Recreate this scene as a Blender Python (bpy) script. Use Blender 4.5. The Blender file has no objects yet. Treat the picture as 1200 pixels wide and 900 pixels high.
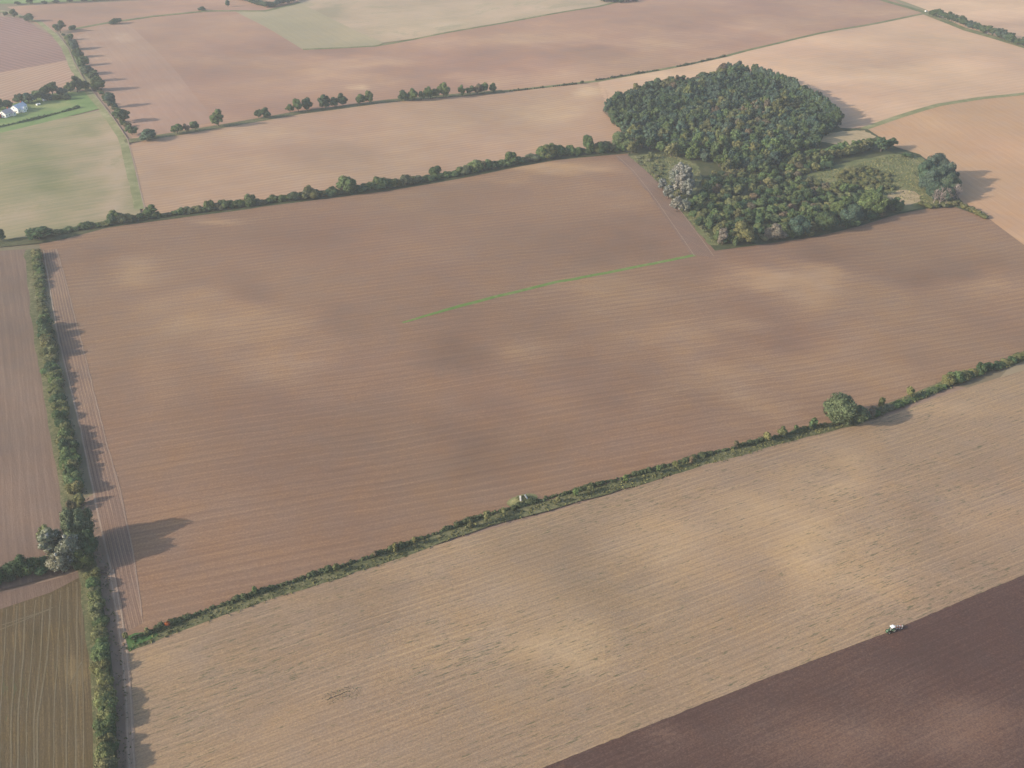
import bpy, bmesh, math, random
import numpy as np
from mathutils import Vector, Matrix

S = bpy.context.scene
C = S.collection
R = math.radians
# ------------------------------------------------------------------ camera, sky, sun, exposure
H, FPX, YH = 330.0, 1167.0, -250.0           # altitude, focal length in photo pixels, horizon row
TH = math.atan((450.0 - YH) / FPX)           # pitch below the horizon
cd = bpy.data.cameras.new('camera'); cam = bpy.data.objects.new('camera', cd); C.objects.link(cam)
cd.sensor_fit = 'HORIZONTAL'; cd.sensor_width = 36; cd.lens = 36 * FPX / 1200
cd.clip_start = 1; cd.clip_end = 60000
cam.location = (0, 0, H); cam.rotation_euler = (math.pi / 2 - TH, 0, 0)
S.camera = cam
SUN_EL, SUN_AZ = 21.0, 17.0                  # elevation; direction the shadows run, from +X towards +Y
w = bpy.data.worlds.new('World'); S.world = w; w.use_nodes = True
nt = w.node_tree
sky = nt.nodes.new('ShaderNodeTexSky'); sky.sky_type = 'NISHITA'; sky.sun_disc = False
sky.sun_elevation = R(SUN_EL); sky.sun_rotation = R(270 - SUN_AZ)
sky.air_density = 1.0; sky.dust_density = 2.0
bg = nt.nodes['Background']; bg.inputs[1].default_value = 0.14
nt.links.new(sky.outputs[0], bg.inputs[0])
ld = bpy.data.lights.new('sun', 'SUN'); ld.energy = 3.9; ld.angle = R(0.6); ld.color = (1, .86, .70)
sun = bpy.data.objects.new('sun', ld); C.objects.link(sun)
sd = Vector((math.cos(R(SUN_AZ)) * math.cos(R(SUN_EL)), math.sin(R(SUN_AZ)) * math.cos(R(SUN_EL)), -math.sin(R(SUN_EL))))
sun.rotation_euler = sd.to_track_quat('-Z', 'Y').to_euler(); sun.location = (-500, -200, 900)
S.view_settings.view_transform = 'Standard'; S.view_settings.look = 'None'
S.view_settings.exposure = 0.80; S.view_settings.gamma = 1; S.view_settings.use_curve_mapping = False
S.render.engine = 'CYCLES'
S.cycles.max_bounces = 5; S.cycles.diffuse_bounces = 3; S.cycles.volume_bounces = 1
S.cycles.use_denoising = True; S.cycles.denoising_prefilter = 'NONE'
HAZE_DENSITY = 0.00010

# ------------------------------------------------------------------ ground geometry helpers
def hgt(x, y):
    f = 1.0 / (1.0 + (math.hypot(x, y - 800) / 1500.0) ** 6)
    return f * (1.3 * math.sin(x / 47.0 + 0.6 * math.sin(y / 83.0)) * math.sin(y / 71.0 + .8)
                + 1.6 * math.sin(x / 93.0 - y / 121.0 + 1.3) + 2.4 * math.sin(x / 210.0 + y / 260.0))

def at(px, py, z=None):
    u, v = px - 600.0, 450.0 - py
    d = Vector((u, v * math.sin(TH) + FPX * math.cos(TH), v * math.cos(TH) - FPX * math.sin(TH)))
    zz = 0.0
    for _ in range(3):
        t = (zz - H) / d.z
        x, y = d.x * t, d.y * t
        if z is not None: return Vector((x, y, z))
        zz = hgt(x, y)
    return Vector((x, y, zz))

def proj(x, y, z=0.0):
    dz = z - H
    zc = y * math.cos(TH) - dz * math.sin(TH)
    yc = y * math.sin(TH) + dz * math.cos(TH)
    return 600 + FPX * x / zc, 450 - FPX * yc / zc

def mpp(px, py):                              # metres per photo pixel at a ground point
    p = at(px, py); return (p.y * math.cos(TH) + (H - p.z) * math.sin(TH)) / FPX

def ang(p, q):
    a, b = at(*p), at(*q); return math.atan2(b.y - a.y, b.x - a.x)

def W(pts): return [(at(*p).x, at(*p).y) for p in pts]

def tag(o, label=None, cat=None, group=None, kind=None):
    if label: o['label'] = label
    if cat: o['category'] = cat
    if group: o['group'] = group
    if kind: o['kind'] = kind
    return o

def obj(name, me, mat=None, parent=None, loc=None):
    if isinstance(me, bmesh.types.BMesh):
        m = bpy.data.meshes.new(name); me.to_mesh(m); me.free(); me = m
    o = bpy.data.objects.new(name, me); C.objects.link(o)
    for mt in ([] if mat is None else mat if isinstance(mat, (list, tuple)) else [mat]): me.materials.append(mt)
    if parent: o.parent = parent
    if loc is not None: o.location = loc
    return o

def empty(name, loc, rz=0.0):
    o = bpy.data.objects.new(name, None); C.objects.link(o); o.location = loc; o.rotation_euler = (0, 0, rz)
    o.empty_display_size = 1; return o

def clip(poly, ax, val, keep_hi):
    out = []; n = len(poly)
    for i in range(n):
        a, b = poly[i], poly[(i + 1) % n]
        ia = (a[ax] >= val) if keep_hi else (a[ax] <= val)
        ib = (b[ax] >= val) if keep_hi else (b[ax] <= val)
        if ia: out.append(a)
        if ia != ib:
            t = (val - a[ax]) / (b[ax] - a[ax])
            p = [a[0] + t * (b[0] - a[0]), a[1] + t * (b[1] - a[1])]; p[ax] = val
            out.append(tuple(p))
    return out

def sheet(name, poly, mat, lift=0.05, cell=8.0, blobs=(), label=None, kind='structure', cat=None, zf=hgt):
    """a sheet of ground clipped to a world polygon, following the terrain"""
    a2 = sum(poly[i][0] * poly[(i + 1) % len(poly)][1] - poly[(i + 1) % len(poly)][0] * poly[i][1] for i in range(len(poly)))
    if a2 < 0: poly = poly[::-1]
    xs = [p[0] for p in poly]
    vi, vs, fs = {}, [], []
    i = math.floor(min(xs) / cell)
    while i * cell < max(xs):
        st = clip(clip(poly, 0, i * cell, True), 0, (i + 1) * cell, False)
        i += 1
        if len(st) < 3: continue
        ys = [p[1] for p in st]; j = math.floor(min(ys) / cell)
        while j * cell < max(ys):
            q = clip(clip(st, 1, j * cell, True), 1, (j + 1) * cell, False); j += 1
            if len(q) < 3: continue
            ids = []
            for p in q:
                k = (round(p[0], 2), round(p[1], 2))
                if k not in vi: vi[k] = len(vs); vs.append((k[0], k[1], zf(*k) + lift))
                if not ids or (ids[-1] != vi[k] and ids[0] != vi[k]): ids.append(vi[k])
            if len(ids) >= 3 and len(set(ids)) == len(ids): fs.append(ids)
    me = bpy.data.meshes.new(name); me.from_pydata(vs, [], fs); me.update()
    me.polygons.foreach_set('use_smooth', [True] * len(me.polygons))
    tone = np.zeros(len(vs), dtype=np.float32)
    if blobs:
        P = np.array([proj(*v) for v in vs]); X = np.array([v[0] for v in vs]); Y = np.array([v[1] for v in vs])
        for cx, cy, rx, ry, s in blobs:
            wx = .28 * np.sin(X / 19.0 + Y / 31.0) + .22 * np.sin(X / 9.0 - Y / 13.0 + 1) ; wy = .28 * np.sin(X / 23.0 - Y / 17.0 + 2) + .22 * np.sin(X / 11.0 + Y / 8.0)
            dx, dy = P[:, 0] - cx + wx * rx, P[:, 1] - cy + wy * ry
            tone += s * np.exp(-((dx / rx) ** 2 + (dy / ry) ** 2) * .8)
    me.attributes.new('tone', 'FLOAT', 'POINT').data.foreach_set('value', tone)
    return tag(obj(name, me, mat), label, cat, kind=kind)

def strip(pts, wl, wr=None):
    """world polygon running along a world polyline, wl metres to its left and wr to its right"""
    wr = wl if wr is None else wr
    L_, R_ = [], []
    n = len(pts)
    f = lambda q, i: q[i] if isinstance(q, (list, tuple)) else q
    for i in range(n):
        a, b = pts[max(i - 1, 0)], pts[min(i + 1, n - 1)]
        dx, dy = b[0] - a[0], b[1] - a[1]; d = math.hypot(dx, dy) or 1
        nx, ny = -dy / d, dx / d
        L_.append((pts[i][0] + nx * f(wl, i), pts[i][1] + ny * f(wl, i)))
        R_.append((pts[i][0] - nx * f(wr, i), pts[i][1] - ny * f(wr, i)))
    return R_ + L_[::-1]

def resample(pts, step, jit=0.0, rng=None):
    out = []; acc = 0.0
    for a, b in zip(pts[:-1], pts[1:]):
        d = math.hypot(b[0] - a[0], b[1] - a[1]); t = acc
        while t < d:
            k = t / d; p = (a[0] + k * (b[0] - a[0]), a[1] + k * (b[1] - a[1]))
            if jit: p = (p[0] + rng.uniform(-jit, jit), p[1] + rng.uniform(-jit, jit))
            out.append(p); t += step
        acc = t - d
    return out

def wobble(pts, step, amp, seed):
    rg = random.Random(seed); r = resample(pts, step) + [pts[-1]]
    return [(x + rg.uniform(-amp, amp), y + rg.uniform(-amp, amp)) for x, y in r]

def inside(p, poly):
    x, y = p; c = False; j = len(poly) - 1
    for i in range(len(poly)):
        xi, yi = poly[i]; xj, yj = poly[j]
        if (yi > y) != (yj > y) and x < (xj - xi) * (y - yi) / (yj - yi) + xi: c = not c
        j = i
    return c

# ------------------------------------------------------------------ materials
class N:
    def __init__(s, name):
        s.m = bpy.data.materials.new(name); s.m.use_nodes = True; s.t = s.m.node_tree
        s.b = s.t.nodes['Principled BSDF']; s.b.inputs['Roughness'].default_value = .9
        s.b.inputs['Specular IOR Level'].default_value = .15
    def n(s, typ, **kw):
        x = s.t.nodes.new('ShaderNode' + typ)
        for k, v in kw.items(): setattr(x, k, v)
        return x
    def set(s, sock, v):
        if isinstance(v, bpy.types.NodeSocket): s.t.links.new(v, sock)
        elif isinstance(v, (tuple, list)) and len(v) == 3 and sock.type == 'RGBA': sock.default_value = (*v, 1)
        else: sock.default_value = v
    def math(s, op, a, b=0.0, c=0.0, clamp=False):
        x = s.n('Math', operation=op); x.use_clamp = clamp
        for i, v in enumerate((a, b, c)): s.set(x.inputs[i], v)
        return x.outputs[0]
    def mix(s, f, a, b, bt='MIX'):
        x = s.n('MixRGB', blend_type=bt)
        for i, v in enumerate((f, a, b)): s.set(x.inputs[i], v)
        return x.outputs[0]
    def pos(s, rot=0.0, sc=(1, 1, 1)):
        g = s.n('NewGeometry'); m1 = s.n('Mapping'); m1.inputs['Rotation'].default_value = (0, 0, -rot)
        s.t.links.new(g.outputs['Position'], m1.inputs[0])
        m2 = s.n('Mapping'); m2.inputs['Scale'].default_value = sc
        s.t.links.new(m1.outputs[0], m2.inputs[0]); return m2.outputs[0]
    def noise(s, vec, scale=1.0, detail=3.0, rough=.55):
        x = s.n('TexNoise'); x.inputs['Scale'].default_value = scale; x.inputs['Detail'].default_value = detail
        x.inputs['Roughness'].default_value = rough; s.t.links.new(vec, x.inputs['Vector']); return x.outputs[0]
    def sig(s, v, k):                       # noise value -> signed, times k
        return s.math('MULTIPLY', s.math('SUBTRACT', v, .5), k)
    def ramp(s, f, stops):
        x = s.n('ValToRGB'); e = x.color_ramp.elements
        while len(e) < len(stops): e.new(.5)
        for el, (p, c) in zip(e, stops): el.position = p; el.color = (*c, 1)
        s.set(x.inputs[0], f); return x.outputs[0]
    def out(s, col): s.set(s.b.inputs['Base Color'], col); return s.m

def flat(name, col, rough=.7, spec=.2, var=0.12, sc=1.0):
    m = N(name); n = m.noise(m.pos(), sc, 3)
    m.b.inputs['Roughness'].default_value = rough; m.b.inputs['Specular IOR Level'].default_value = spec
    lo = tuple(c * (1 - var) for c in col); hi = tuple(min(1, c * (1 + var)) for c in col)
    return m.out(m.ramp(n, [(.3, lo), (.7, hi)]))

KM = {'drilled_red_brown_soil': (0.96, 0.95, 0.79), 'weedy_stubble': (0.93, 0.90, 0.80), 'fresh_ploughed_earth': (0.90, 0.82, 0.75), 'upper_brown_soil': (1.10, 1.05, 0.92), 'second_brown_soil': (1.18, 1.18, 1.0),
      'pale_pink_soil': (1.32, 1.29, 1.11), 'tan_soil': (1.15, 1.07, 0.92), 'sage_green_crop': (1.08, 0.98, 0.88), 'pale_straw_field': (0.98, 0.9, 0.88), 'left_brown_soil': (0.78, 0.78, 0.74), 'mown_olive_stubble': (0.66, 0.615, 0.52), 'worn_pasture': (.97, .93, .92), 'trodden_track': (.80, .74, .68),
      'upper_pale_soil': (.99, 0.95, 0.88), 'headland_soil': (0.88, 0.88, 0.8), 'peach_soil': (1.1, 1.03, .95), 'purple_brown_soil': (1.05, .97, .93), 'pale_swath': (.56, .55, .53)}
def soil(name, dark, base, light, rot=0.0, period=0.0, kw=.0, streak=.25, grain=.3, patch=.5, kt=.5,
         weeds=0.0, weed_col=(.09, .10, .045), patch_sc=.012, along=.012, across=.45, weed_bias=.5, weed_lo=.60):
    """tilled or cropped ground: soil patches, drill rows, clods and weeds"""
    m = N(name); k3 = KM.get(name, (1, 1, 1))
    dark, base, light = [tuple(a * b for a, b in zip(c, k3)) for c in (dark, base, light)]
    st = m.noise(m.pos(rot, (along, across, 1)), 1.0, 4, .6)
    st2 = m.noise(m.pos(rot, (along * 4, across * 3.2, 1)), 1.0, 3, .6)
    gr = m.noise(m.pos(), .9, 4, .7)
    pa = m.noise(m.pos(), patch_sc, 5, .5)
    pb = m.noise(m.pos(), patch_sc * 5, 4, .6)
    at_ = m.n('Attribute'); at_.attribute_name = 'tone'
    f = m.math('ADD', .5, m.sig(st, streak))
    f = m.math('ADD', f, m.sig(st2, streak * .8))
    f = m.math('ADD', f, m.sig(gr, grain))
    f = m.math('ADD', f, m.sig(m.noise(m.pos(rot, (1.1, 2.4, 1)), 1.0, 2, .8), grain * 1.1))
    f = m.math('ADD', f, m.sig(pa, patch))
    f = m.math('ADD', f, m.sig(pb, patch * .45))
    brk = m.math('MULTIPLY_ADD', m.noise(m.pos(rot, (.02, .10, 1)), 1.0, 5, .65), 1.2, .40)
    f = m.math('MULTIPLY_ADD', m.math('MULTIPLY', at_.outputs['Fac'], brk), kt, f)
    if kw:
        sp = m.n('SeparateXYZ'); m.t.links.new(m.pos(rot), sp.inputs[0])
        ds = m.math('MULTIPLY', m.noise(m.pos(rot, (.004, .02, 1)), 1.0, 2), 7.0)
        ph = m.math('ADD', m.math('MULTIPLY', sp.outputs[1], 2 * math.pi / period), ds)
        amp = m.math('MULTIPLY', m.noise(m.pos(rot, (.01, .02, 1)), 1.0, 2), kw * 2)
        f = m.math('ADD', f, m.math('MULTIPLY', m.math('SINE', ph), amp))
        amp2 = m.math('MULTIPLY', m.noise(m.pos(rot, (.02, .06, 1)), 1.0, 3), kw * 1.6)
        f = m.math('ADD', f, m.math('MULTIPLY', m.math('SINE', m.math('MULTIPLY', ph, 2.13)), amp2))
    col = m.ramp(f, [(.08, dark), (.5, base), (.95, light)])
    # slight drift of hue, so that no two stretches share one brown
    hn = m.noise(m.pos(), .004, 3)
    hs = m.n('HueSaturation'); m.set(hs.inputs['Hue'], m.math('MULTIPLY_ADD', hn, .03, .485))
    m.set(hs.inputs['Saturation'], m.math('MULTIPLY_ADD', pb, .35, .82)); m.set(hs.inputs['Color'], col)
    col = hs.outputs[0]
    if weeds:
        wn = m.noise(m.pos(rot, (.16, 1.0, 1)), 1.0, 4, .7)
        wl = m.noise(m.pos(rot, (.006, .02, 1)), 1.0, 3)
        wf = m.math('MULTIPLY', m.math('ADD', m.math('SUBTRACT', wn, weed_lo), m.sig(wl, weed_bias)), 9, clamp=True)
        col = m.mix(m.math('MULTIPLY', wf, weeds, clamp=True), col, weed_col)
    bp = m.n('Bump'); bp.inputs['Strength'].default_value = .35; bp.inputs['Distance'].default_value = .35
    m.set(bp.inputs['Height'], m.math('ADD', m.noise(m.pos(rot, (.25, 1.2, 1)), 1.0, 4, .7), m.math('MULTIPLY', gr, .6)))
    m.t.links.new(bp.outputs[0], m.b.inputs['Normal'])
    return m.out(col)

def grass_mat(name, a, b, c, sc=.08, rot=0.0, stretch=1.0):
    m = N(name)
    n1 = m.noise(m.pos(rot, (stretch, 1, 1)), sc, 5, .6); n2 = m.noise(m.pos(), 1.1, 4, .7); n3 = m.noise(m.pos(), .018, 4)
    at_ = m.n('Attribute'); at_.attribute_name = 'tone'
    f = m.math('ADD', m.math('ADD', .5, m.sig(n1, .9)), m.math('ADD', m.sig(n2, .55), m.sig(n3, .6)))
    f = m.math('MULTIPLY_ADD', at_.outputs['Fac'], .5, f)
    bp = m.n('Bump'); bp.inputs['Strength'].default_value = .5; bp.inputs['Distance'].default_value = .5
    m.set(bp.inputs['Height'], n2); m.t.links.new(bp.outputs[0], m.b.inputs['Normal'])
    return m.out(m.ramp(f, [(.15, a), (.5, b), (.85, c)]))

def foliage(name, attr=False):
    m = N(name)
    if attr:
        a = m.n('Attribute'); a.attribute_name = 'tint'; col, al = a.outputs['Color'], a.outputs['Alpha']
    else:
        a = m.n('ObjectInfo'); col, al = a.outputs['Color'], a.outputs['Alpha']
    g = m.n('NewGeometry'); rpi = g.outputs['Random Per Island']
    n = m.noise(m.pos(), .22, 3)
    val = m.math('ADD', m.math('MULTIPLY_ADD', rpi, .75, .55), m.sig(n, .7))
    hs = m.n('HueSaturation'); m.set(hs.inputs['Value'], val); m.set(hs.inputs['Color'], col)
    m.set(hs.inputs['Hue'], m.math('MULTIPLY_ADD', m.noise(m.pos(), .35, 2), .06, .47))
    # pale undersides of leaves: the share of such leaves is 1 - alpha
    wn = m.n('TexWhiteNoise', noise_dimensions='1D'); m.set(wn.inputs['W'], m.math('MULTIPLY', rpi, 371.3))
    pale = m.math('GREATER_THAN', wn.outputs['Value'], al)
    m.b.inputs['Roughness'].default_value = .75
    return m.out(m.mix(pale, hs.outputs[0], (.27, .28, .26)))

M = {}
M['leaf'] = foliage('leaves'); M['leaf_attr'] = foliage('canopy_leaves', True)
M['bark'] = flat('bark', (.10, .08, .06), .95)
A_F1 = ang((300, 600), (500, 566)); A_F2 = ang((400, 668), (960, 502)); A_HL = ang((90, 380), (155, 640))
M['central'] = soil('drilled_red_brown_soil', (.130, .082, .068), (.215, .132, .100), (.37, .245, .165), A_F1, 6.4, .045,
                    streak=.24, grain=.55, patch=.35, kt=.36, patch_sc=.009)
M['headland'] = soil('headland_soil', (.11, .075, .062), (.22, .142, .112), (.36, .25, .18), A_HL, 1.9, .12, streak=.5, grain=.5, across=1.4)
M['stubble'] = soil('weedy_stubble', (.17, .125, .095), (.285, .205, .145), (.46, .335, .215), A_F2, 3.4, .05, streak=.40, grain=.6, patch=.35, kt=.30,
                    weeds=.85, weed_col=(.085, .09, .05), weed_bias=.28, weed_lo=.575, patch_sc=.011, across=.8)
M['plough'] = soil('fresh_ploughed_earth', (.050, .032, .028), (.092, .057, .050), (.20, .135, .105), A_F2, 3.0, .02, streak=.30, grain=.7, patch=.35, kt=.3, across=.8)
M['left'] = soil('left_brown_soil', (.13, .092, .075), (.205, .14, .108), (.32, .225, .17), ang((20, 330), (50, 560)), 5.0, .05, streak=.45, grain=.4, patch=.4)
M['mown'] = soil('mown_olive_stubble', (.085, .075, .040), (.145, .112, .064), (.34, .27, .16), ang((60, 700), (65, 890)), 2.6, .05, streak=.35, grain=.35, patch=.3,
                 weeds=.6, weed_col=(.075, .095, .040), weed_bias=.9, across=.3, along=.006)
M['pasture'] = soil('worn_pasture', (.15, .165, .075), (.245, .225, .125), (.36, .285, .19), ang((30, 230), (120, 216)), 9.0, .05, streak=.45, grain=.25, patch=.9, kt=.6,
                    weeds=.5, weed_col=(.14, .17, .06), weed_bias=1.0)
M['second'] = soil('second_brown_soil', (.20, .13, .105), (.285, .185, .14), (.40, .285, .205), ang((250, 190), (550, 150)), 7.0, .07, streak=.4, grain=.25, patch=.5)
M['upper'] = soil('upper_brown_soil', (.18, .12, .105), (.275, .172, .13), (.42, .30, .21), ang((250, 110), (550, 80)), 9.0, .05, streak=.35, grain=.2, patch=.75, patch_sc=.006)
M['upper_pale'] = soil('upper_pale_soil', (.22, .15, .12), (.31, .205, .155), (.42, .30, .22), ang((170, 70), (240, 140)), 14.0, .02, streak=.18, grain=.2, patch=.4)
M['pink'] = soil('pale_pink_soil', (.25, .17, .135), (.345, .235, .175), (.46, .33, .245), ang((900, 110), (1150, 70)), 9.0, .04, streak=.4, grain=.2, patch=.6)
M['tan'] = soil('tan_soil', (.25, .17, .12), (.345, .23, .155), (.44, .31, .21), ang((1060, 170), (1200, 260)), 9.0, .03, streak=.3, grain=.2, patch=.5)
M['purple'] = soil('purple_brown_soil', (.15, .10, .088), (.215, .142, .12), (.30, .205, .17), ang((5, 60), (60, 75)), 9.0, .16, streak=.35, grain=.2, patch=.3)
M['peach'] = soil('peach_soil', (.22, .15, .115), (.31, .215, .16), (.40, .29, .21), ang((5, 108), (80, 84)), 9.0, .16, streak=.35, grain=.2, patch=.3)
M['sage'] = soil('sage_green_crop', (.20, .205, .135), (.265, .255, .17), (.34, .30, .205), ang((300, 20), (360, 55)), 12.0, .03, streak=.25, grain=.15, patch=.6)
M['straw'] = soil('pale_straw_field', (.25, .235, .15), (.36, .30, .20), (.45, .37, .26), ang((450, 30), (600, 10)), 12.0, .04, streak=.4, grain=.15, patch=.9,
                  weeds=.5, weed_col=(.20, .21, .12), weed_bias=1.2)
M['verge'] = grass_mat('verge_grass', (.045, .055, .024), (.105, .110, .050), (.26, .225, .125), .35)
M['lane'] = grass_mat('lane_grass', (.12, .135, .055), (.20, .205, .095), (.33, .30, .18), .1)
M['rough'] = grass_mat('rough_meadow', (.062, .082, .032), (.135, .148, .060), (.27, .235, .125), .09)
M['dry'] = grass_mat('dry_grass', (.22, .19, .10), (.34, .265, .155), (.44, .34, .21), .15)
M['lawn'] = grass_mat('lawn', (.10, .17, .055), (.15, .22, .075), (.22, .25, .10), .05)
M['bright'] = grass_mat('bright_green_cover', (.085, .15, .036), (.125, .20, .05), (.23, .235, .10), .22)
M['lush'] = grass_mat('lush_grass', (.035, .085, .025), (.065, .125, .038), (.12, .16, .055), .3)
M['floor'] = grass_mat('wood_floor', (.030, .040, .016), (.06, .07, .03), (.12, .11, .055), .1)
M['track'] = soil('trodden_track', (.22, .16, .125), (.33, .25, .19), (.44, .34, .26), A_HL, streak=.5, grain=.5, patch=.4, across=1.2)
M['faint'] = soil('faint_rut', (.18, .125, .095), (.255, .18, .132), (.34, .25, .185), A_HL, streak=.5, grain=.6, patch=.4)
M['rut'] = soil('pale_rut', (.22, .16, .12), (.31, .23, .17), (.42, .33, .24), A_HL, streak=.4, grain=.5, patch=.3)

m = N('far_farmland')
v = m.n('TexVoronoi'); v.inputs['Scale'].default_value = .0022; m.t.links.new(m.pos(.4, (1, 1.6, 1)), v.inputs['Vector'])
sp = m.n('SeparateColor'); m.t.links.new(v.outputs['Color'], sp.inputs[0])
fc = m.ramp(sp.outputs[0], [(.0, (.10, .12, .05)), (.25, (.24, .17, .12)), (.5, (.30, .20, .15)), (.7, (.20, .20, .10)), (1.0, (.33, .25, .17))])
M['far'] = m.out(m.mix(m.math('MULTIPLY', m.noise(m.pos(), .05, 5), .35), fc, (.14, .12, .08)))

# ------------------------------------------------------------------ base ground and fields
g0 = sheet('ground', [(-1800, -500), (1800, -500), (1800, 2900), (-1800, 2900)], M['far'], -.6, 40.0, label='farmland stretching to the horizon')
ring = bmesh.new()
Z0 = -6.0
for x0, y0, x1, y1 in ((-16000, -14000, 16000, -500), (-16000, 2900, 16000, 18000), (-16000, -500, -1800, 2900), (1800, -500, 16000, 2900)):
    ring.faces.new([ring.verts.new(p) for p in ((x0, y0, Z0), (x1, y0, Z0), (x1, y1, Z0), (x0, y1, Z0))])
obj('terrain', ring, M['far'])['kind'] = 'structure'

def field(name, label, px, mat, lift=.05, cell=8.0, blobs=(), seed=None):
    px = W(px)
    if mat == 'plough': px = wobble(px[:7], 3.0, .22, 5) + px[7:]
    return sheet(name, px, M[mat], lift, cell, blobs, label)

B1 = [(860, 440, 190, 55, .30), (1040, 400, 150, 40, .18), (320, 560, 180, 60, -.06), (165, 315, 25, 15, .6), (255, 375, 50, 26, .6), (330, 425, 60, 32, .55), (700, 342, 75, 16, .5), (910, 328, 60, 17, 1.1), (955, 352, 30, 15, .5),
      (610, 408, 45, 10, .55), (665, 196, 60, 6, 1.1), (560, 211, 50, 6, .5), (745, 235, 45, 18, .35), (862, 380, 25, 4, .5), (1150, 335, 42, 11, .55), (530, 412, 34, 16, -.6),
      (572, 525, 55, 42, -.55), (405, 375, 25, 15, -.35), (920, 398, 45, 20, -.5), (970, 298, 45, 13, -.5), (1100, 322, 35, 14, -.6), (280, 335, 35, 15, -.4),
      (120, 296, 50, 10, -.3), (350, 280, 60, 20, -.2), (745, 285, 70, 20, -.45), (1165, 306, 40, 9, -.35), (860, 440, 70, 22, .25), (470, 232, 50, 14, .25),
      (255, 259, 30, 3, .8), (730, 470, 40, 30, -.3), (690, 440, 40, 20, -.3), (880, 470, 60, 20, .3), (300, 620, 80, 40, .1), (130, 480, 30, 40, -.25),
      (180, 430, 25, 60, .2), (780, 400, 60, 14, .2), (1075, 415, 28, 12, -.35), (420, 560, 60, 30, -.12), (1040, 350, 40, 18, .2)]
field('ploughed_field', 'large red-brown drilled field in the middle of the view',
      [(46, 286), (62, 283), (130, 266), (200, 257), (270, 247), (350, 237), (400, 231), (460, 223), (530, 211), (600, 197), (650, 188), (735, 180),
       (770, 212), (800, 250), (838, 294), (900, 286), (960, 277), (1005, 266), (1050, 252), (1095, 242), (1120, 241), (1160, 257), (1200, 287), (1300, 358),
       (1420, 350), (1200, 420), (1060, 470), (970, 503), (860, 527), (720, 565), (600, 603), (480, 640), (320, 692), (200, 733), (150, 752), (144, 735), (130, 660), (108, 570), (80, 440)],
      'central', .05, 7.0, B1)
B2 = [(965, 635, 60, 70, .85), (1010, 560, 60, 22, .4), (765, 655, 55, 55, .6), (725, 755, 80, 30, .35), (640, 760, 60, 22, .6), (695, 655, 40, 50, -.55), (735, 725, 35, 40, -.45), (600, 760, 110, 26, .35), (900, 640, 110, 40, .2),
      (425, 715, 65, 36, -.5), (890, 690, 45, 30, -.45), (1062, 600, 50, 50, -.5), (1100, 480, 60, 9, .6), (1170, 545, 50, 22, -.3), (260, 745, 60, 25, -.45),
      (1040, 692, 40, 25, .55), (1135, 610, 45, 22, .35), (540, 640, 40, 16, .5), (480, 665, 40, 14, .25), (230, 830, 60, 50, -.2), (560, 700, 50, 30, .3), (620, 640, 50, 16, -.25),
      (300, 800, 50, 40, -.15), (470, 800, 80, 60, .15), (860, 590, 60, 20, .3), (1010, 545, 40, 8, .2), (190, 775, 20, 8, .4), (850, 760, 60, 25, -.15)]
field('stubble_field', 'wide pale tan stubble field with lines of weeds in the foreground',
      [(148, 762), (200, 742), (320, 701), (480, 648), (600, 613), (680, 590), (760, 566), (850, 537), (960, 508), (1050, 484), (1100, 465), (1150, 449), (1200, 434), (1420, 365), (1420, 590),
       (1200, 676), (1046, 741), (900, 796), (760, 852), (640, 900), (440, 985), (160, 985), (148, 830)], 'stubble', .05, 7.0, B2)
field('fresh_ploughed_field', 'dark freshly ploughed earth in the lower right corner',
      [(1420, 588), (1200, 674), (1046, 739), (900, 794), (760, 850), (640, 898), (440, 983), (1420, 1010)], 'plough', .09, 7.0,
      [(1150, 850, 110, 45, 1.0), (1000, 855, 110, 25, .5), (770, 872, 30, 14, .8), (930, 820, 50, 14, -.3), (1100, 760, 60, 20, -.2), (840, 840, 60, 14, -.3)])
field('brown_field', 'grey-brown tilled field left of the tall hedge',
      [(-180, 290), (0, 294), (36, 292), (44, 350), (56, 430), (72, 510), (92, 585), (112, 655), (60, 676), (0, 692), (-200, 745)], 'left', .05, 8.0,
      [(20, 380, 20, 40, -.3), (10, 520, 30, 30, -.2), (40, 600, 30, 20, .2)])
field('mown_field', 'olive mown field with pale wheel lines in the lower left corner',
      [(-220, 770), (0, 714), (60, 694), (102, 672), (106, 720), (112, 800), (117, 880), (120, 985), (-260, 985)], 'mown', .05, 6.0,
      [(45, 745, 8, 16, -.5), (90, 790, 18, 18, .5), (20, 800, 20, 20, -.1)])
field('grass_gap', 'strip of bare ground between the dark hedge and the mown field',
      [(-220, 770), (-200, 712), (0, 694), (60, 680), (110, 664), (130, 664), (128, 672), (102, 672), (60, 694), (0, 714)], 'left', .06, 7.0)
field('pasture_field', 'worn green and straw pasture above the hedge on the left',
      [(-200, 200), (0, 156), (70, 139), (122, 128), (130, 142), (147, 172), (155, 200), (165, 250), (130, 262), (60, 277), (0, 286), (-220, 310)], 'pasture', .05, 9.0,
      [(138, 205, 14, 60, .8), (110, 200, 25, 60, .4), (60, 210, 40, 20, -.6), (100, 155, 15, 8, -.6), (40, 175, 40, 10, -.35), (20, 150, 40, 5, .4), (60, 255, 80, 8, .4), (150, 205, 5, 30, -.3)])
field('brown_field', 'pinkish brown field between tree row and long hedge',
      [(152, 170), (175, 163), (260, 149), (350, 132), (450, 119), (590, 107), (700, 95), (716, 110), (706, 130), (722, 145), (738, 165), (700, 178), (600, 193), (500, 212), (400, 228), (300, 240), (200, 253), (168, 248), (158, 200)],
      'second', .05, 9.0, [(200, 200, 40, 20, -.25), (300, 205, 60, 10, -.2), (400, 180, 60, 8, -.3), (560, 165, 80, 10, .2), (690, 108, 15, 8, .9), (640, 130, 60, 12, .3), (340, 160, 80, 8, .25)])
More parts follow.
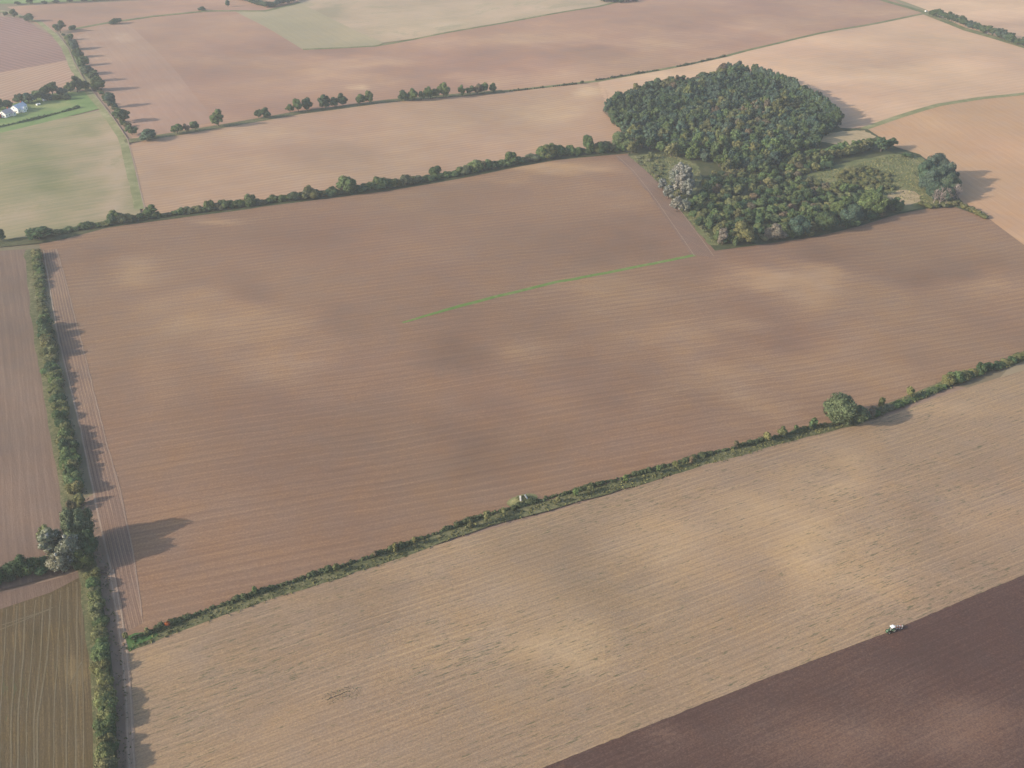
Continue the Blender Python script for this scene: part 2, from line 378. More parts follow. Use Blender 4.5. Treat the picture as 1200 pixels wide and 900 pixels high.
field('brown_field', 'big rolling red-brown field beyond the tree row',
      [(82, 36), (130, 27), (180, 20), (240, 14), (275, 13), (355, 58), (440, 54), (500, 43), (600, 25), (700, 8), (740, -2), (1020, -12), (1082, 16), (1000, 32), (930, 46), (850, 66), (700, 95), (590, 107),
       (450, 119), (350, 131), (260, 147), (180, 162), (155, 162), (140, 135), (118, 105), (95, 68)], 'upper', .05, 12.0,
      [(418, 102, 14, 2.5, 1.0), (480, 85, 60, 6, -.3), (630, 60, 90, 7, -.35), (560, 90, 120, 8, .4), (440, 72, 60, 6, .35), (700, 50, 100, 8, .3), (300, 60, 50, 10, -.35), (380, 60, 60, 5, -.4),
       (850, 40, 80, 10, .3), (900, 15, 100, 8, .1), (690, 55, 30, 4, -.4), (220, 30, 30, 8, -.3), (760, 22, 60, 6, -.2)])
field('stubble_band', 'paler band of soil down the left side of the big upper field',
      [(90, 42), (118, 32), (150, 27), (172, 48), (212, 90), (252, 142), (196, 156), (160, 160), (144, 136), (122, 106), (98, 68)], 'upper_pale', .10, 12.0, [(145, 45, 14, 5, .6), (200, 110, 30, 20, .1)])
field('pale_field', 'pale pink-tan field behind the wood on the right',
      [(700, 96), (850, 67), (930, 47), (1000, 33), (1082, 17), (1130, 36), (1200, 56), (1420, 115), (1420, 78), (1420, 80), (1300, 100), (1200, 109), (1150, 114), (1100, 122), (1050, 137), (1018, 148), (985, 152), (930, 115), (850, 88), (770, 108), (712, 130)],
      'pink', .05, 12.0, [(1000, 90, 80, 10, .3), (1020, 75, 60, 5, -.4), (1080, 65, 90, 6, -.3), (760, 88, 50, 5, .3), (1150, 75, 40, 6, .3), (1030, 110, 40, 8, -.2)])
field('tan_field', 'smooth tan field right of the wood',
      [(1018, 150), (1050, 138), (1100, 123), (1150, 115), (1200, 110), (1420, 82), (1420, 420), (1300, 358), (1200, 287), (1160, 257), (1125, 236), (1100, 195), (1075, 180), (1050, 172), (1015, 153)],
      'tan', .07, 10.0, [(1150, 215, 50, 30, .15), (1080, 150, 30, 6, .25), (1180, 265, 20, 8, -.3)])
field('brown_field', 'purple-brown ridged field in the top left corner', [(-200, 10), (0, 19), (28, 22), (58, 40), (76, 58), (82, 70), (0, 85), (-200, 122)], 'purple', .05, 12.0)
field('brown_field', 'peach coloured ridged field above the farm trees', [(-200, 122), (0, 85), (82, 70), (95, 92), (92, 104), (60, 110), (0, 125), (-200, 170)], 'peach', .06, 12.0)
field('lawn', 'bright green paddock around the white houses', [(-200, 170), (0, 125), (60, 110), (104, 106), (122, 126), (70, 139), (0, 156), (-200, 200)], 'lawn', .05, 10.0,
      [(60, 125, 20, 4, .8), (15, 140, 25, 4, -.3), (95, 115, 15, 6, -.2)])
field('brown_field', 'thin brown field along the top left edge', [(8, 8), (130, 2), (300, -8), (345, 3), (310, 12), (275, 13), (240, 13), (180, 19), (130, 26), (82, 35), (60, 38), (30, 20)], 'upper', .06, 14.0,
      [(120, 12, 60, 6, -.2), (220, 6, 60, 4, -.3)])
field('green_field', 'bright green field strip at the top left corner', [(-150, 4), (30, 4), (100, 1), (180, -3), (120, -22), (-150, -16)], 'lawn', .05, 16.0)
field('sage_field', 'sage green crop field on the upper slope', [(275, 13), (310, 13), (352, 3), (380, 18), (450, 50), (440, 54), (355, 58)], 'sage', .08, 12.0, [(420, 40, 30, 8, .5), (310, 30, 30, 8, -.3)])
field('straw_field', 'pale straw and green field along the top edge', [(352, 3), (300, -30), (800, -40), (740, -2), (700, 8), (600, 25), (500, 43), (450, 50), (380, 18)], 'straw', .07, 14.0,
      [(385, 15, 12, 8, -1.0), (480, 25, 60, 10, .3), (560, 10, 80, 5, .3), (400, 5, 20, 4, -.5)])
field('straw_field', 'pale straw field in the top right corner', [(1020, -12), (1082, 10), (1130, 32), (1200, 52), (1420, 110), (1420, -40), (1000, -40)], 'pink', .07, 16.0,
      [(1150, 15, 60, 5, .6), (1180, 30, 30, 4, -.5), (1130, 5, 50, 3, .5)])
# headlands, tracks and verges
LANE1 = W([(51, 293), (66, 385), (80, 445), (95, 505), (110, 580), (120, 625), (130, 668), (138, 712), (146, 765), (151, 830), (154, 900), (156, 985)])
LANE2 = W([(66, 292), (74, 318), (90, 380), (110, 460), (125, 520), (140, 572), (154, 640), (164, 700), (166, 722)])
sheet('headland', W([(54, 293), (66, 292), (90, 380), (110, 460), (125, 520), (140, 572), (154, 640), (164, 700), (168, 730), (146, 742), (132, 668), (110, 580), (95, 505), (80, 445), (66, 385)]), M['headland'], .09, 6.0, label='ribbed headland strip beside the tall hedge')
HR = W([(732, 182), (752, 200), (782, 238), (812, 280), (826, 300)])
sheet('headland', strip(wobble(HR, 8, .8, 14), 7, 11), M['headland'], .09, 6.0, label='turned headland strip along the left edge of the wood')
for q, dw in ((0, 7.2), (1, -8.5)):
    sheet('rut', strip([(p[0] + dw, p[1]) for p in HR], .45), M['faint'], .14, 6.0, label='pale wheel rut beside the wood')
sheet('rut', strip(wobble(LANE2, 9, .25, 1), .34), M['faint'], .14, 6.0, label='pale wheel rut along the headland')
VL = W([(40, 292), (47, 350), (58, 420), (72, 495), (88, 575), (100, 640), (112, 668), (118, 720), (128, 800), (134, 880), (136, 985)])
sheet('grass_verge', strip(wobble(VL, 12, .8, 2), [1.5] * 80, [7.5] * 80), M['verge'], .12, 5.0, label='rough grass verge at the foot of the tall hedge', kind='stuff', cat='grass')
sheet('farm_track', strip(wobble(LANE1[:7], 9, .2, 3), .45), M['rut'], .17, 5.0, label='narrow pale track beside the tall hedge')
TW = LANE1[6:]
sheet('farm_track', strip(wobble(TW, 8, .25, 4), 1.7), M['track'], .17, 5.0, label='earth farm track beside the lower hedge')
for dx in (-.9, 1.1):
    sheet('rut', strip([(p[0] + dx, p[1]) for p in wobble(TW, 8, .15, 5)], .3), M['rut'], .22, 5.0, label='pale wheel rut on the farm track')
BK = W([(147, 757), (200, 737), (260, 715), (320, 694), (400, 670), (480, 643), (560, 614), (640, 592), (720, 570), (800, 547), (860, 530), (960, 503), (1000, 494), (1050, 474), (1100, 453), (1150, 434), (1200, 419), (1300, 388), (1420, 352)])
sheet('grass_verge', strip(wobble(BK, 9, .7, 6), 3.6, 4.2), M['verge'], .13, 4.0, label='green grass bank carrying the low hedge', kind='stuff', cat='grass')
sheet('grass_patch', W([(147, 747), (158, 742), (182, 740), (186, 745), (170, 752), (152, 764), (147, 761)]), M['lush'], .17, 4.0, label='lush green grass where the low hedge meets the track', kind='stuff', cat='grass')
GS = W([(472, 378), (500, 370), (560, 353), (650, 331), (740, 314), (815, 299)])
GSW = wobble(GS, 6, .4, 7)
sheet('grass_strip', strip(GSW, [min(1.95, 1.0 + .13 * i) for i in range(len(GSW))]), M['bright'], .12, 4.0, label='bright green strip of grass running into the brown field', kind='stuff', cat='grass')
VT = W([(-60, 289), (0, 285), (60, 280), (130, 262), (200, 253), (270, 244), (350, 233), (400, 227), (460, 219), (530, 207), (600, 193), (650, 184), (742, 176)])
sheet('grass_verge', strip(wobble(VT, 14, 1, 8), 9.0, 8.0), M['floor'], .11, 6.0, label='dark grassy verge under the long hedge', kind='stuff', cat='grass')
LN = W([(0, 12), (30, 20), (48, 26), (65, 40), (78, 57), (84, 72), (95, 92), (108, 110), (121, 127), (132, 142), (146, 163), (155, 196), (160, 220), (166, 245)])
sheet('grass_lane', strip(wobble(LN, 20, 1, 9), 2.5, 6.0), M['lane'], .14, 7.0, label='green lane curving past the farm', kind='structure')
sheet('rut', strip([(p[0] + 3, p[1]) for p in LN], .5), M['rut'], .2, 7.0, label='pale worn rut in the green lane')
sheet('grass_verge', strip(W([(146, 166), (200, 158), (260, 148), (350, 132), (450, 119), (590, 107)]), 7, 7), M['verge'], .15, 8.0, label='grass strip under the row of field trees', kind='stuff', cat='grass')
sheet('grass_verge', strip(W([(590, 107), (700, 95), (850, 66), (930, 46), (1000, 32), (1082, 16)]), 4, 4), M['rough'], .16, 8.0, label='thin grassy boundary running behind the wood', kind='stuff', cat='grass')
sheet('grass_verge', strip(W([(1012, 151), (1050, 138), (1100, 123), (1150, 115), (1200, 110), (1420, 82)]), 4.5, 4.5), M['lane'], .16, 8.0, label='green grass boundary right of the wood', kind='stuff', cat='grass')
sheet('grass_verge', strip(W([(82, 35), (130, 26), (180, 19), (240, 13), (310, 13), (352, 3)]), 6, 6), M['rough'], .17, 10.0, label='rough grass boundary on the upper left slope', kind='stuff', cat='grass')
sheet('grass_verge', strip(W([(355, 58), (440, 54), (500, 43), (600, 25), (700, 8), (740, -2)]), 4, 4), M['rough'], .17, 10.0, label='grass edge below the straw field', kind='stuff', cat='grass')
sheet('grass_verge', strip(W([(1000, -14), (1040, 2), (1082, 14), (1130, 34), (1200, 55), (1420, 112)]), 7, 7), M['rough'], .17, 10.0, label='green edge under the far right tree belt', kind='stuff', cat='grass')
# ground of the wood
WOOD = [(711, 128), (735, 114), (770, 104), (810, 98), (850, 85), (885, 90), (925, 108), (958, 128), (985, 150), (1016, 151), (1050, 173), (1078, 181), (1105, 205), (1128, 238), (1160, 257), (1120, 243), (1095, 243), (1050, 251.5),
        (1005, 265.5), (960, 276.5), (900, 285.5), (838, 294), (800, 250), (770, 212), (736, 182), (744, 164), (727, 146)]
field('woodland_floor', 'grass and leaf litter ground of the wood', WOOD, 'floor', .18, 8.0)
sheet('meadow', wobble(W([(738, 183), (765, 181), (795, 184), (818, 194), (822, 208), (815, 225), (800, 240), (828, 268), (842, 288), (832, 288), (800, 249), (770, 212), (738, 183)]), 5, 1.6, 31), M['rough'], .24, 6.0, label='rough meadow at the left edge of the wood')
sheet('meadow', wobble(W([(938, 208), (985, 192), (1048, 180), (1078, 184), (1105, 210), (1120, 238), (1090, 242), (1050, 250), (1030, 225), (985, 222), (938, 208)]), 5, 1.6, 31), M['rough'], .24, 6.0, label='rough green meadow inside the wood on the right')
sheet('dry_grass_patch', wobble(W([(962, 166), (970, 156), (990, 154), (1012, 153), (1026, 160), (1018, 166), (990, 172), (962, 166)]), 5, 1.6, 31), M['dry'], .3, 6.0, label='dry straw coloured grass behind the tree belt')
sheet('dry_grass_patch', wobble(W([(1040, 228), (1060, 222), (1076, 226), (1080, 236), (1060, 242), (1044, 238), (1040, 228)]), 5, 1.6, 31), M['dry'], .3, 6.0, label='dry pale grass patch beside the big dark trees')

# ------------------------------------------------------------------ foliage meshes
bmi = bmesh.new(); bmesh.ops.create_icosphere(bmi, subdivisions=2, radius=1)
ICO_V = np.array([v.co[:] for v in bmi.verts]); ICO_F = np.array([[v.index for v in f.verts] for f in bmi.faces]); bmi.free()

def lobes_to_arrays(lobes, card, cover, rg, core=.82, flatten=1.0):
    """lobes: list of (x,y,z,r). returns verts, tris+quads as (V, F list)"""
    L = np.array(lobes); V, F = [], []; off = 0
    for x, y, z, r in lobes:
        d = 1 + .22 * np.sin(ICO_V @ rg.normal(size=3) * 3 + rg.uniform(0, 6)) * rg.uniform(.4, 1) + rg.normal(0, .06, len(ICO_V))
        v = ICO_V * (r * core * d)[:, None] + (x, y, z); v[:, 2] = np.maximum(v[:, 2], .05)
        V.append(v); F += (ICO_F + off).tolist(); off += len(v)
    for i, (x, y, z, r) in enumerate(lobes):
        n = max(6, int(cover * 4 * math.pi * r * r / (card * card)))
        d = rg.normal(size=(n, 3)); d /= np.linalg.norm(d, axis=1)[:, None]
        p = d * (r * rg.uniform(.84, 1.12, n))[:, None] + (x, y, z)
        D = np.linalg.norm(p[:, None, :] - L[None, :, :3], axis=2) / L[None, :, 3]
        D[:, i] = 9; keep = (D.min(axis=1) > .85) & (p[:, 2] > .1)
        p, d = p[keep], d[keep]; n = len(p)
        if not n: continue
        nr = d + rg.normal(0, .55, (n, 3)); nr[:, 2] += .25; nr /= np.linalg.norm(nr, axis=1)[:, None]
        t = np.cross(nr, rg.normal(size=(n, 3))); t /= np.linalg.norm(t, axis=1)[:, None]
        b = np.cross(nr, t); s = (card * rg.uniform(.6, 1.3, n))[:, None]
        q = np.stack([p - t * s * .75, p + b * s * .5, p + t * s * .75 + nr * s * .12, p - b * s * .5], axis=1).reshape(-1, 3)
        V.append(q); F += (np.arange(4 * n).reshape(n, 4) + off).tolist(); off += 4 * n
    return np.concatenate(V), F

def tube(path, radii, sides=6):
    V, F = [], []
    for k, (p, r) in enumerate(zip(path, radii)):
        p = Vector(p); a = Vector(path[max(k - 1, 0)]); b = Vector(path[min(k + 1, len(path) - 1)])
        t = (b - a).normalized(); u = t.orthogonal().normalized(); w_ = t.cross(u)
        for j in range(sides):
            an = 2 * math.pi * j / sides; V.append(tuple(p + (u * math.cos(an) + w_ * math.sin(an)) * r))
    for k in range(len(path) - 1):
        for j in range(sides):
            F.append([k * sides + j, k * sides + (j + 1) % sides, (k + 1) * sides + (j + 1) % sides, (k + 1) * sides + j])
    return V, F

def tree_parts(seed, Rad, Ht, base, nl, lr, card, cover=1.3, shape=1.0, limbs=5, tr=.035):
    """crown and trunk arrays. base = height where the crown starts; shape>1 makes it pointed"""
    rg = np.random.default_rng(seed); zc = (Ht + base) / 2; hz = (Ht - base) / 2; lobes = []
    k = 0
    while len(lobes) < nl:
        d = rg.normal(size=3); d /= np.linalg.norm(d)
        if d[2] < -.8: continue
        q = rg.uniform(.38, .90); r = Rad * lr * rg.choice([.6, .8, 1.0, 1.3]) * rg.uniform(.85, 1.15)
        zz = d[2] * q; wd = 1.0 if shape == 1 else (1 - .5 * (zz + 1) / 2 * (shape - 1)) 
        lobes.append((d[0] * q * Rad * wd, d[1] * q * Rad * wd, max(zc + zz * hz, r * .55), r * (wd if shape > 1 else 1)))
    lobes.append((0, 0, zc, min(Rad, hz) * .55))
    V, F = lobes_to_arrays(lobes, card, cover, rg)
    V[:, 2] *= Ht / V[:, 2].max()
    tv, tf = tube([(0, 0, -.3), (.1, .05, base * .6 + .5), (0, .15, zc), (0.1, 0, zc + hz * .5)], [Ht * tr, Ht * tr * .75, Ht * tr * .45, Ht * tr * .15], 7)
    for i in range(limbs):
        l = lobes[i]; z0 = base * .7 + (zc - base) * rg.uniform(.0, .5) + .3
        v, f = tube([(0, 0, z0), (l[0] * .4, l[1] * .4, z0 + (l[2] - z0) * .5), (l[0] * .9, l[1] * .9, l[2])], [Ht * tr * .4, Ht * tr * .28, Ht * tr * .1], 5)
        o = len(tv); tv += v; tf += [[a + o for a in q] for q in f]
    return V, F, tv, tf

def mesh(name, V, F, mats, mi=None):
    me = bpy.data.meshes.new(name); me.from_pydata([tuple(v) for v in V] if not isinstance(V, list) else V, [], F)
    for mm in mats: me.materials.append(mm)
    if mi is not None: me.polygons.foreach_set('material_index', mi)
    me.update(); return me

class Proto:
    def __init__(s, name, *a, **k):
        V, F, tv, tf = tree_parts(*a, **k); s.R = a[1]; s.H = a[2]; s.raw = (V, F)
        s.crown = mesh(name + '_crown', V, F, [M['leaf']]); s.trunk = mesh(name + '_trunk', tv, tf, [M['bark']])
        n = len(V)
        s.whole = mesh(name, [tuple(v) for v in V] + tv, F + [[a + n for a in q] for q in tf], [M['leaf'], M['bark']], [0] * len(F) + [1] * len(tf))

OAK = [Proto('oak', 100 + i, 9.5, 18.0, 1.4, 46, .30, .75, limbs=7) for i in range(3)]
WT = [Proto('woodland', 200 + i, 5.6, 15.0, 1.0, 28, .34, .7, limbs=3, shape=(1, 1, 1.5, 1, 1.25, 1)[i]) for i in range(6)]
RT = [Proto('row', 300 + i, 5.2, 13.0, 1.6, 24, .36, .65, limbs=6, tr=.03) for i in range(4)]
BU = [Proto('bush', 400 + i, 4.6, 6.5, .2, 20, .40, .55, limbs=3, tr=.03) for i in range(6)]
SA = [Proto('sapling', 500 + i, 1.3, 3.4, .4, 9, .5, .4, limbs=2, shape=1.8) for i in range(3)]
PO = [Proto('poplar', 600 + i, 5.0, 18.0, .8, 34, .34, .6, cover=1.1, limbs=5) for i in range(2)]

def bare_parts(seed, Ht):
    rg = np.random.default_rng(seed)
    tv, tf = tube([(0, 0, -.3), (.2, 0, Ht * .5), (0, .2, Ht)], [Ht * .025, Ht * .016, Ht * .005], 6)
    for i in range(46):
        z = Ht * rg.uniform(.12, .95); a = rg.uniform(0, 6.28); l = (Ht - z) * .30 + Ht * rg.uniform(.05, .14)
        dx, dy = math.cos(a) * l, math.sin(a) * l
        v, f = tube([(0, 0, z), (dx * .5, dy * .5, z + l * .45), (dx * .8, dy * .8, z + l * 1.1)], [Ht * .009, Ht * .006, Ht * .003], 4)
        o = len(tv); tv += v; tf += [[q + o for q in p] for p in f]
        for k in range(3):
            a2 = a + rg.uniform(-1.2, 1.2); l2 = l * rg.uniform(.3, .6); x0, y0, z0 = dx * .6, dy * .6, z + l * .6
            v, f = tube([(x0, y0, z0), (x0 + math.cos(a2) * l2, y0 + math.sin(a2) * l2, z0 + l2 * .9)], [Ht * .005, Ht * .002], 4)
            o = len(tv); tv += v; tf += [[q + o for q in p] for p in f]
    return tv, tf
M['deadwood'] = flat('bare_grey_twigs', (.30, .25, .23), .9)
BARE = []
for i in range(2):
    tv, tf = bare_parts(700 + i, 9.0); BARE.append(mesh('bare_tree', tv, tf, [M['deadwood']]))

rng = random.Random(11)
# foliage tints (linear); alpha = 1 - share of pale leaves
DARK, GREEN, OLIVE, YELL, RUST, GREY, SILV, BLUE = ((.053, .085, .039, 1), (.084, .122, .046, 1), (.118, .126, .052, 1), (.150, .155, .064, 1), (.128, .108, .066, 1),
                                         (.160, .145, .115, 1), (.155, .165, .135, .84), (.062, .096, .064, 1))
def jit(c, k=.22):
    f = 1 + rng.uniform(-k, k); return (c[0] * f * (1 + rng.uniform(-.1, .1)), c[1] * f, c[2] * f * (1 + rng.uniform(-.12, .12)), c[3])

def plant(name, proto, x, y, rad, ht, col, label, cat, group=None, parts=False, z=None):
    """one tree or shrub standing at world x, y"""
    s = rad / proto.R; sz = ht / proto.H; loc = (x, y, (hgt(x, y) if z is None else z) - .1); rz = rng.uniform(0, 6.283)
    sc = (s * rng.uniform(.92, 1.08), s * rng.uniform(.92, 1.08), sz)
    if parts:
        r = empty(name, loc, rz); r.scale = sc
        c = obj('crown', proto.crown, None, r); c.color = col; obj('trunk', proto.trunk, None, r)
    else:
        r = bpy.data.objects.new(name, proto.whole); C.objects.link(r)
        r.location = loc; r.rotation_euler = (0, 0, rz); r.scale = sc; r.color = col
    return tag(r, label, cat, group)

def pplant(name, proto, px, py, wpx, hpx, *a, **k):
    """same, from the photo's foot point and size in photo pixels"""
    p = at(px, py); s = mpp(px, py); dep = math.atan2(H, p.y)
    rad = wpx * s / 2; ht = max(rad * .6, (hpx * s - rad * .55 * math.sin(dep)) / math.cos(dep))
    return plant(name, proto, p.x, p.y, rad, ht, *a, **k)

# ---- the wood
def darts(px_poly, dmin, tries, seed, holes=(), depth=False):
    poly = W(px_poly); hs = [W(h) for h in holes]; rg = random.Random(seed); out = []; grid = {}
    xs = [p[0] for p in poly]; ys = [p[1] for p in poly]
    for _ in range(tries):
        p = (rg.uniform(min(xs), max(xs)), rg.uniform(min(ys), max(ys)))
        if not inside(p, poly) or any(inside(p, h) for h in hs): continue
        c = (int(p[0] // dmin), int(p[1] // dmin))
        if any(math.hypot(p[0] - q[0], p[1] - q[1]) < dmin for i in (-1, 0, 1) for j in (-1, 0, 1) for q in grid.get((c[0] + i, c[1] + j), ())): continue
        out.append(p); grid.setdefault(c, []).append(p)
    return out
TALL = [(709, 133), (735, 116), (770, 107), (810, 100), (850, 88), (885, 93), (922, 110), (955, 130), (980, 150), (966, 160), (958, 172), (925, 186), (890, 206), (850, 205), (832, 192), (790, 181), (760, 176), (742, 172), (740, 165), (721, 149)]
tall = darts(TALL, 8.2, 14000, 5)
tall.sort(key=lambda p: p[1])
print('tall wood trees', len(tall))
def wood_tint(p, rg):
    x, y = p[0], p[1]; px, py = proj(x, y)
    pn = .5 + .28 * math.sin(x / 31.0 + 1.1 * math.sin(y / 47.0)) + .22 * math.sin(y / 38.0 - x / 53.0 + 2)
    v = .62 * rg.random() + .38 * max(0, min(1, pn))
    front = py > 160
    if v < (.26 if front else .38): return DARK, 'dark green'
    if v < (.46 if front else .62): return BLUE, 'blue-green'
    if v < .70: return GREEN, 'mid green'
    if v < .87: return OLIVE, 'olive'
    if v < .95: return RUST, 'russet-brown'
    return GREY, 'greyish'
rg_w = random.Random(77)
def whgt(p): return 15.5 + 2.2 * math.sin(p[0] / 23.0 + 1) * math.sin(p[1] / 29.0) + 1.6 * math.sin(p[0] / 11.0 - p[1] / 14.0)
NEAR = 290
for p in tall[:NEAR]:
    c, nm = wood_tint(p, rg_w)
    plant('woodland_tree', rg_w.choice(WT), p[0], p[1], rg_w.uniform(4.3, 7.8), whgt(p) * rg_w.uniform(.78, 1.2), jit(c), nm + ' broadleaf tree crowded in the dense wood', 'tree', nm + ' trees of the dense wood')
# the far rest of the wood, too many to count: one mass of canopy
V_, F_, T_, off = [], [], [], 0
for p in tall[NEAR:]:
    c, nm = wood_tint(p, rg_w); c = jit(c); pr = rg_w.choice(WT); V, F = pr.raw
    a = rg_w.uniform(0, 6.28); s = rg_w.uniform(4.4, 8.0) / pr.R; sz = 1.06 * whgt(p) * rg_w.uniform(.78, 1.2) / pr.H; ca, sa = math.cos(a) * s, math.sin(a) * s
    q = np.stack([V[:, 0] * ca - V[:, 1] * sa + p[0], V[:, 0] * sa + V[:, 1] * ca + p[1], V[:, 2] * sz + hgt(*p) - .1], axis=1)
    V_.append(q); F_ += [[i + off for i in f] for f in F]; off += len(q); T_.append(np.tile(np.array(c, dtype=np.float32), (len(q), 1)))
if V_:
    me = bpy.data.meshes.new('woodland_canopy'); me.from_pydata(np.concatenate(V_).tolist(), [], F_); me.materials.append(M['leaf_attr'])
    me.attributes.new('tint', 'FLOAT_COLOR', 'POINT').data.foreach_set('color', np.concatenate(T_).ravel()); me.update()
    tag(obj('woodland_canopy', me), 'far dense canopy of the wood behind its nearer trees', 'wood', kind='stuff')
for x, y in resample(W([(884, 95), (925, 111), (955, 129), (974, 144), (981, 151)]), 7.5, 1.5, rg_w):
    plant('woodland_tree', rg_w.choice(WT), x, y, rg_w.uniform(5.5, 7.5), rg_w.uniform(19, 24), jit(BLUE if rg_w.random() < .6 else DARK), 'tall tree along the right-hand edge of the dense wood', 'tree', 'tall trees on the right edge of the wood')
# young trees and scrub in the near half of the wood
SCRUB = [(832, 200), (850, 207), (890, 207), (925, 190), (985, 192), (935, 208), (985, 222), (1030, 226), (1048, 250), (1005, 264), (960, 275), (900, 284), (844, 291), (818, 262), (802, 240), (822, 226)]
scrub = darts(SCRUB, 6.6, 9000, 8)
print('scrub', len(scrub))
for p in scrub[:270]:
    v = rg_w.random(); c, nm = ((DARK, 'dark green') if v < .38 else (GREEN, 'fresh green') if v < .66 else (OLIVE, 'olive green') if v < .84 else (RUST, 'brownish') if v < .92 else (YELL, 'yellow-green'))
    big = rg_w.random() < .3
    plant('young_tree', rg_w.choice(BU if not big else WT), p[0], p[1], rg_w.uniform(3.6, 5.4), rg_w.uniform(8, 11) if big else rg_w.uniform(5, 8), jit(c), nm + ' young tree in the scrub at the near side of the wood', 'young tree', nm + ' young trees of the near scrub')
MEAD = [(985, 200), (1010, 196), (1040, 205), (1045, 222), (1010, 222), (985, 216)]
for p in darts(MEAD, 6.2, 900, 12)[:60]:
    plant('thorn_bush', rg_w.choice(BU), p[0], p[1], rg_w.uniform(2.6, 4.4), rg_w.uniform(2.5, 5), jit(OLIVE), 'low olive thorn bush in the meadow inside the wood', 'bush', 'thorn bushes of the inner meadow')
for p in darts([(742, 186), (775, 184), (778, 205), (800, 238), (830, 268), (838, 286), (800, 246)], 8, 900, 13)[:50]:
    plant('thorn_bush', rg_w.choice(BU), p[0], p[1], rg_w.uniform(1.6, 3.2), rg_w.uniform(1.6, 3.4), jit((.13, .14, .075, 1)), 'small grey-olive thorn bush in the meadow left of the wood', 'bush', 'thorn bushes of the left meadow')
# belt of trees between dry patch and meadow
for i, p in enumerate(resample(W([(925, 197), (960, 189), (1000, 181), (1025, 175)]), 8.0)):
    for k in range(2):
        q = (p[0] + rg_w.uniform(-3, 3), p[1] + k * 9 + rg_w.uniform(-2, 2))
        plant('belt_tree', rg_w.choice(WT), q[0], q[1], rg_w.uniform(4.6, 6), rg_w.uniform(9.5, 12.5), jit(GREEN if k else OLIVE), 'tree in the belt between the dry grass and the inner meadow', 'tree', 'trees of the belt in the wood')
for px, py, a, b, c, l in ((1032, 178, 18, 18, DARK, 'dark round tree at the outer end of the tree belt'), (1043, 174, 14, 14, DARK, 'small dark tree furthest out along the tree belt'),
                           (1021, 252, 30, 30, GREEN, 'broad green tree at the lower right corner of the scrub'), (998, 262, 24, 25, BLUE, 'round blue-green tree on the lower edge of the wood'),
                           (965, 270, 26, 25, DARK, 'dark full tree on the lower edge of the wood'), (936, 275, 24, 24, BLUE, 'blue-green tree left of the dark tree on the lower wood edge'),
                           (868, 284, 26, 28, OLIVE, 'round olive tree near the lower left corner of the wood'), (908, 280, 24, 20, GREY, 'grey-leaved broad bush on the lower wood edge'),
                           (846, 287, 14, 22, GREY, 'grey conical tree at the lower left corner of the wood'), (1048, 247, 18, 18, GREEN, 'green bush right of the broad corner tree'),
                           (982, 254, 22, 22, GREEN, 'green tree tucked behind the lower edge of the wood'), (950, 258, 20, 20, GREEN, 'bushy green tree behind the dark full tree'),
                           (740, 180, 14, 16, OLIVE, 'small olive tree where the hedge meets the wood'), (762, 186, 9, 9, YELL, 'small yellow-green bush on the left meadow'),
                           (786, 184, 18, 18, OLIVE, 'olive round tree at the front of the dense wood'), (812, 187, 20, 22, GREEN, 'green round tree standing out before the dense wood'),
                           (1064, 184, 12, 6, DARK, 'low dark bush on the far edge of the inner meadow')):
    pplant('edge_tree', rg_w.choice(OAK if a > 20 else WT), px, py, a, b, jit(c, .1), l, 'tree', None, True)
# big dark clump on the right
for px, py, a, b, l in ((1084, 214, 24, 28, 'far left tree of the big dark clump'), (1096, 208, 26, 30, 'farthest tree in the middle of the big dark clump'), (1108, 216, 24, 28, 'far right tree of the big dark clump'), (1088, 224, 24, 28, 'left middle tree of the big dark clump'),
                        (1102, 222, 26, 30, 'tall tree at the centre of the big dark clump'), (1112, 228, 22, 26, 'right middle tree of the big dark clump'), (1094, 234, 22, 24, 'front left tree of the big dark clump'), (1106, 236, 20, 22, 'front right tree of the big dark clump')):
    pplant('clump_tree', rg_w.choice(OAK), px, py, a, b, jit(BLUE, .1), l, 'tree', 'trees of the big dark clump', True)
def bare(px, py, hpx, label):
    p = at(px, py); s = hpx * mpp(px, py) / 9.0
    o = bpy.data.objects.new('bare_tree', rg_w.choice(BARE)); C.objects.link(o); o.location = (p.x, p.y, p.z); o.scale = (s, s, s); o.rotation_euler = (0, 0, rg_w.uniform(0, 6))
    tag(o, label, 'tree', 'bare grey trees by the clump')
for px, py, h_, l in ((1094, 238, 16, 'leftmost bare grey tree before the dark clump'), (1101, 239, 20, 'second bare grey tree before the dark clump'), (1108, 239, 19, 'third bare grey tree before the dark clump'),
                      (1117, 236, 20, 'tall bare grey tree right of the dark clump'), (1122, 235, 17, 'outermost bare grey tree right of the dark clump')):
    bare(px, py, h_, l)
for i, (px, py) in enumerate(((1116, 240), (1123, 239), (1131, 244), (1138, 247), (1145, 251), (1152, 255), (1080, 241), (1088, 243), (1097, 243), (1107, 243))):
    pplant('thorn_bush', rg_w.choice(BU), px, py, 10, 6, jit(OLIVE), 'low bush in the line at the right corner of the wood', 'bush', 'bushes at the right corner of the wood')
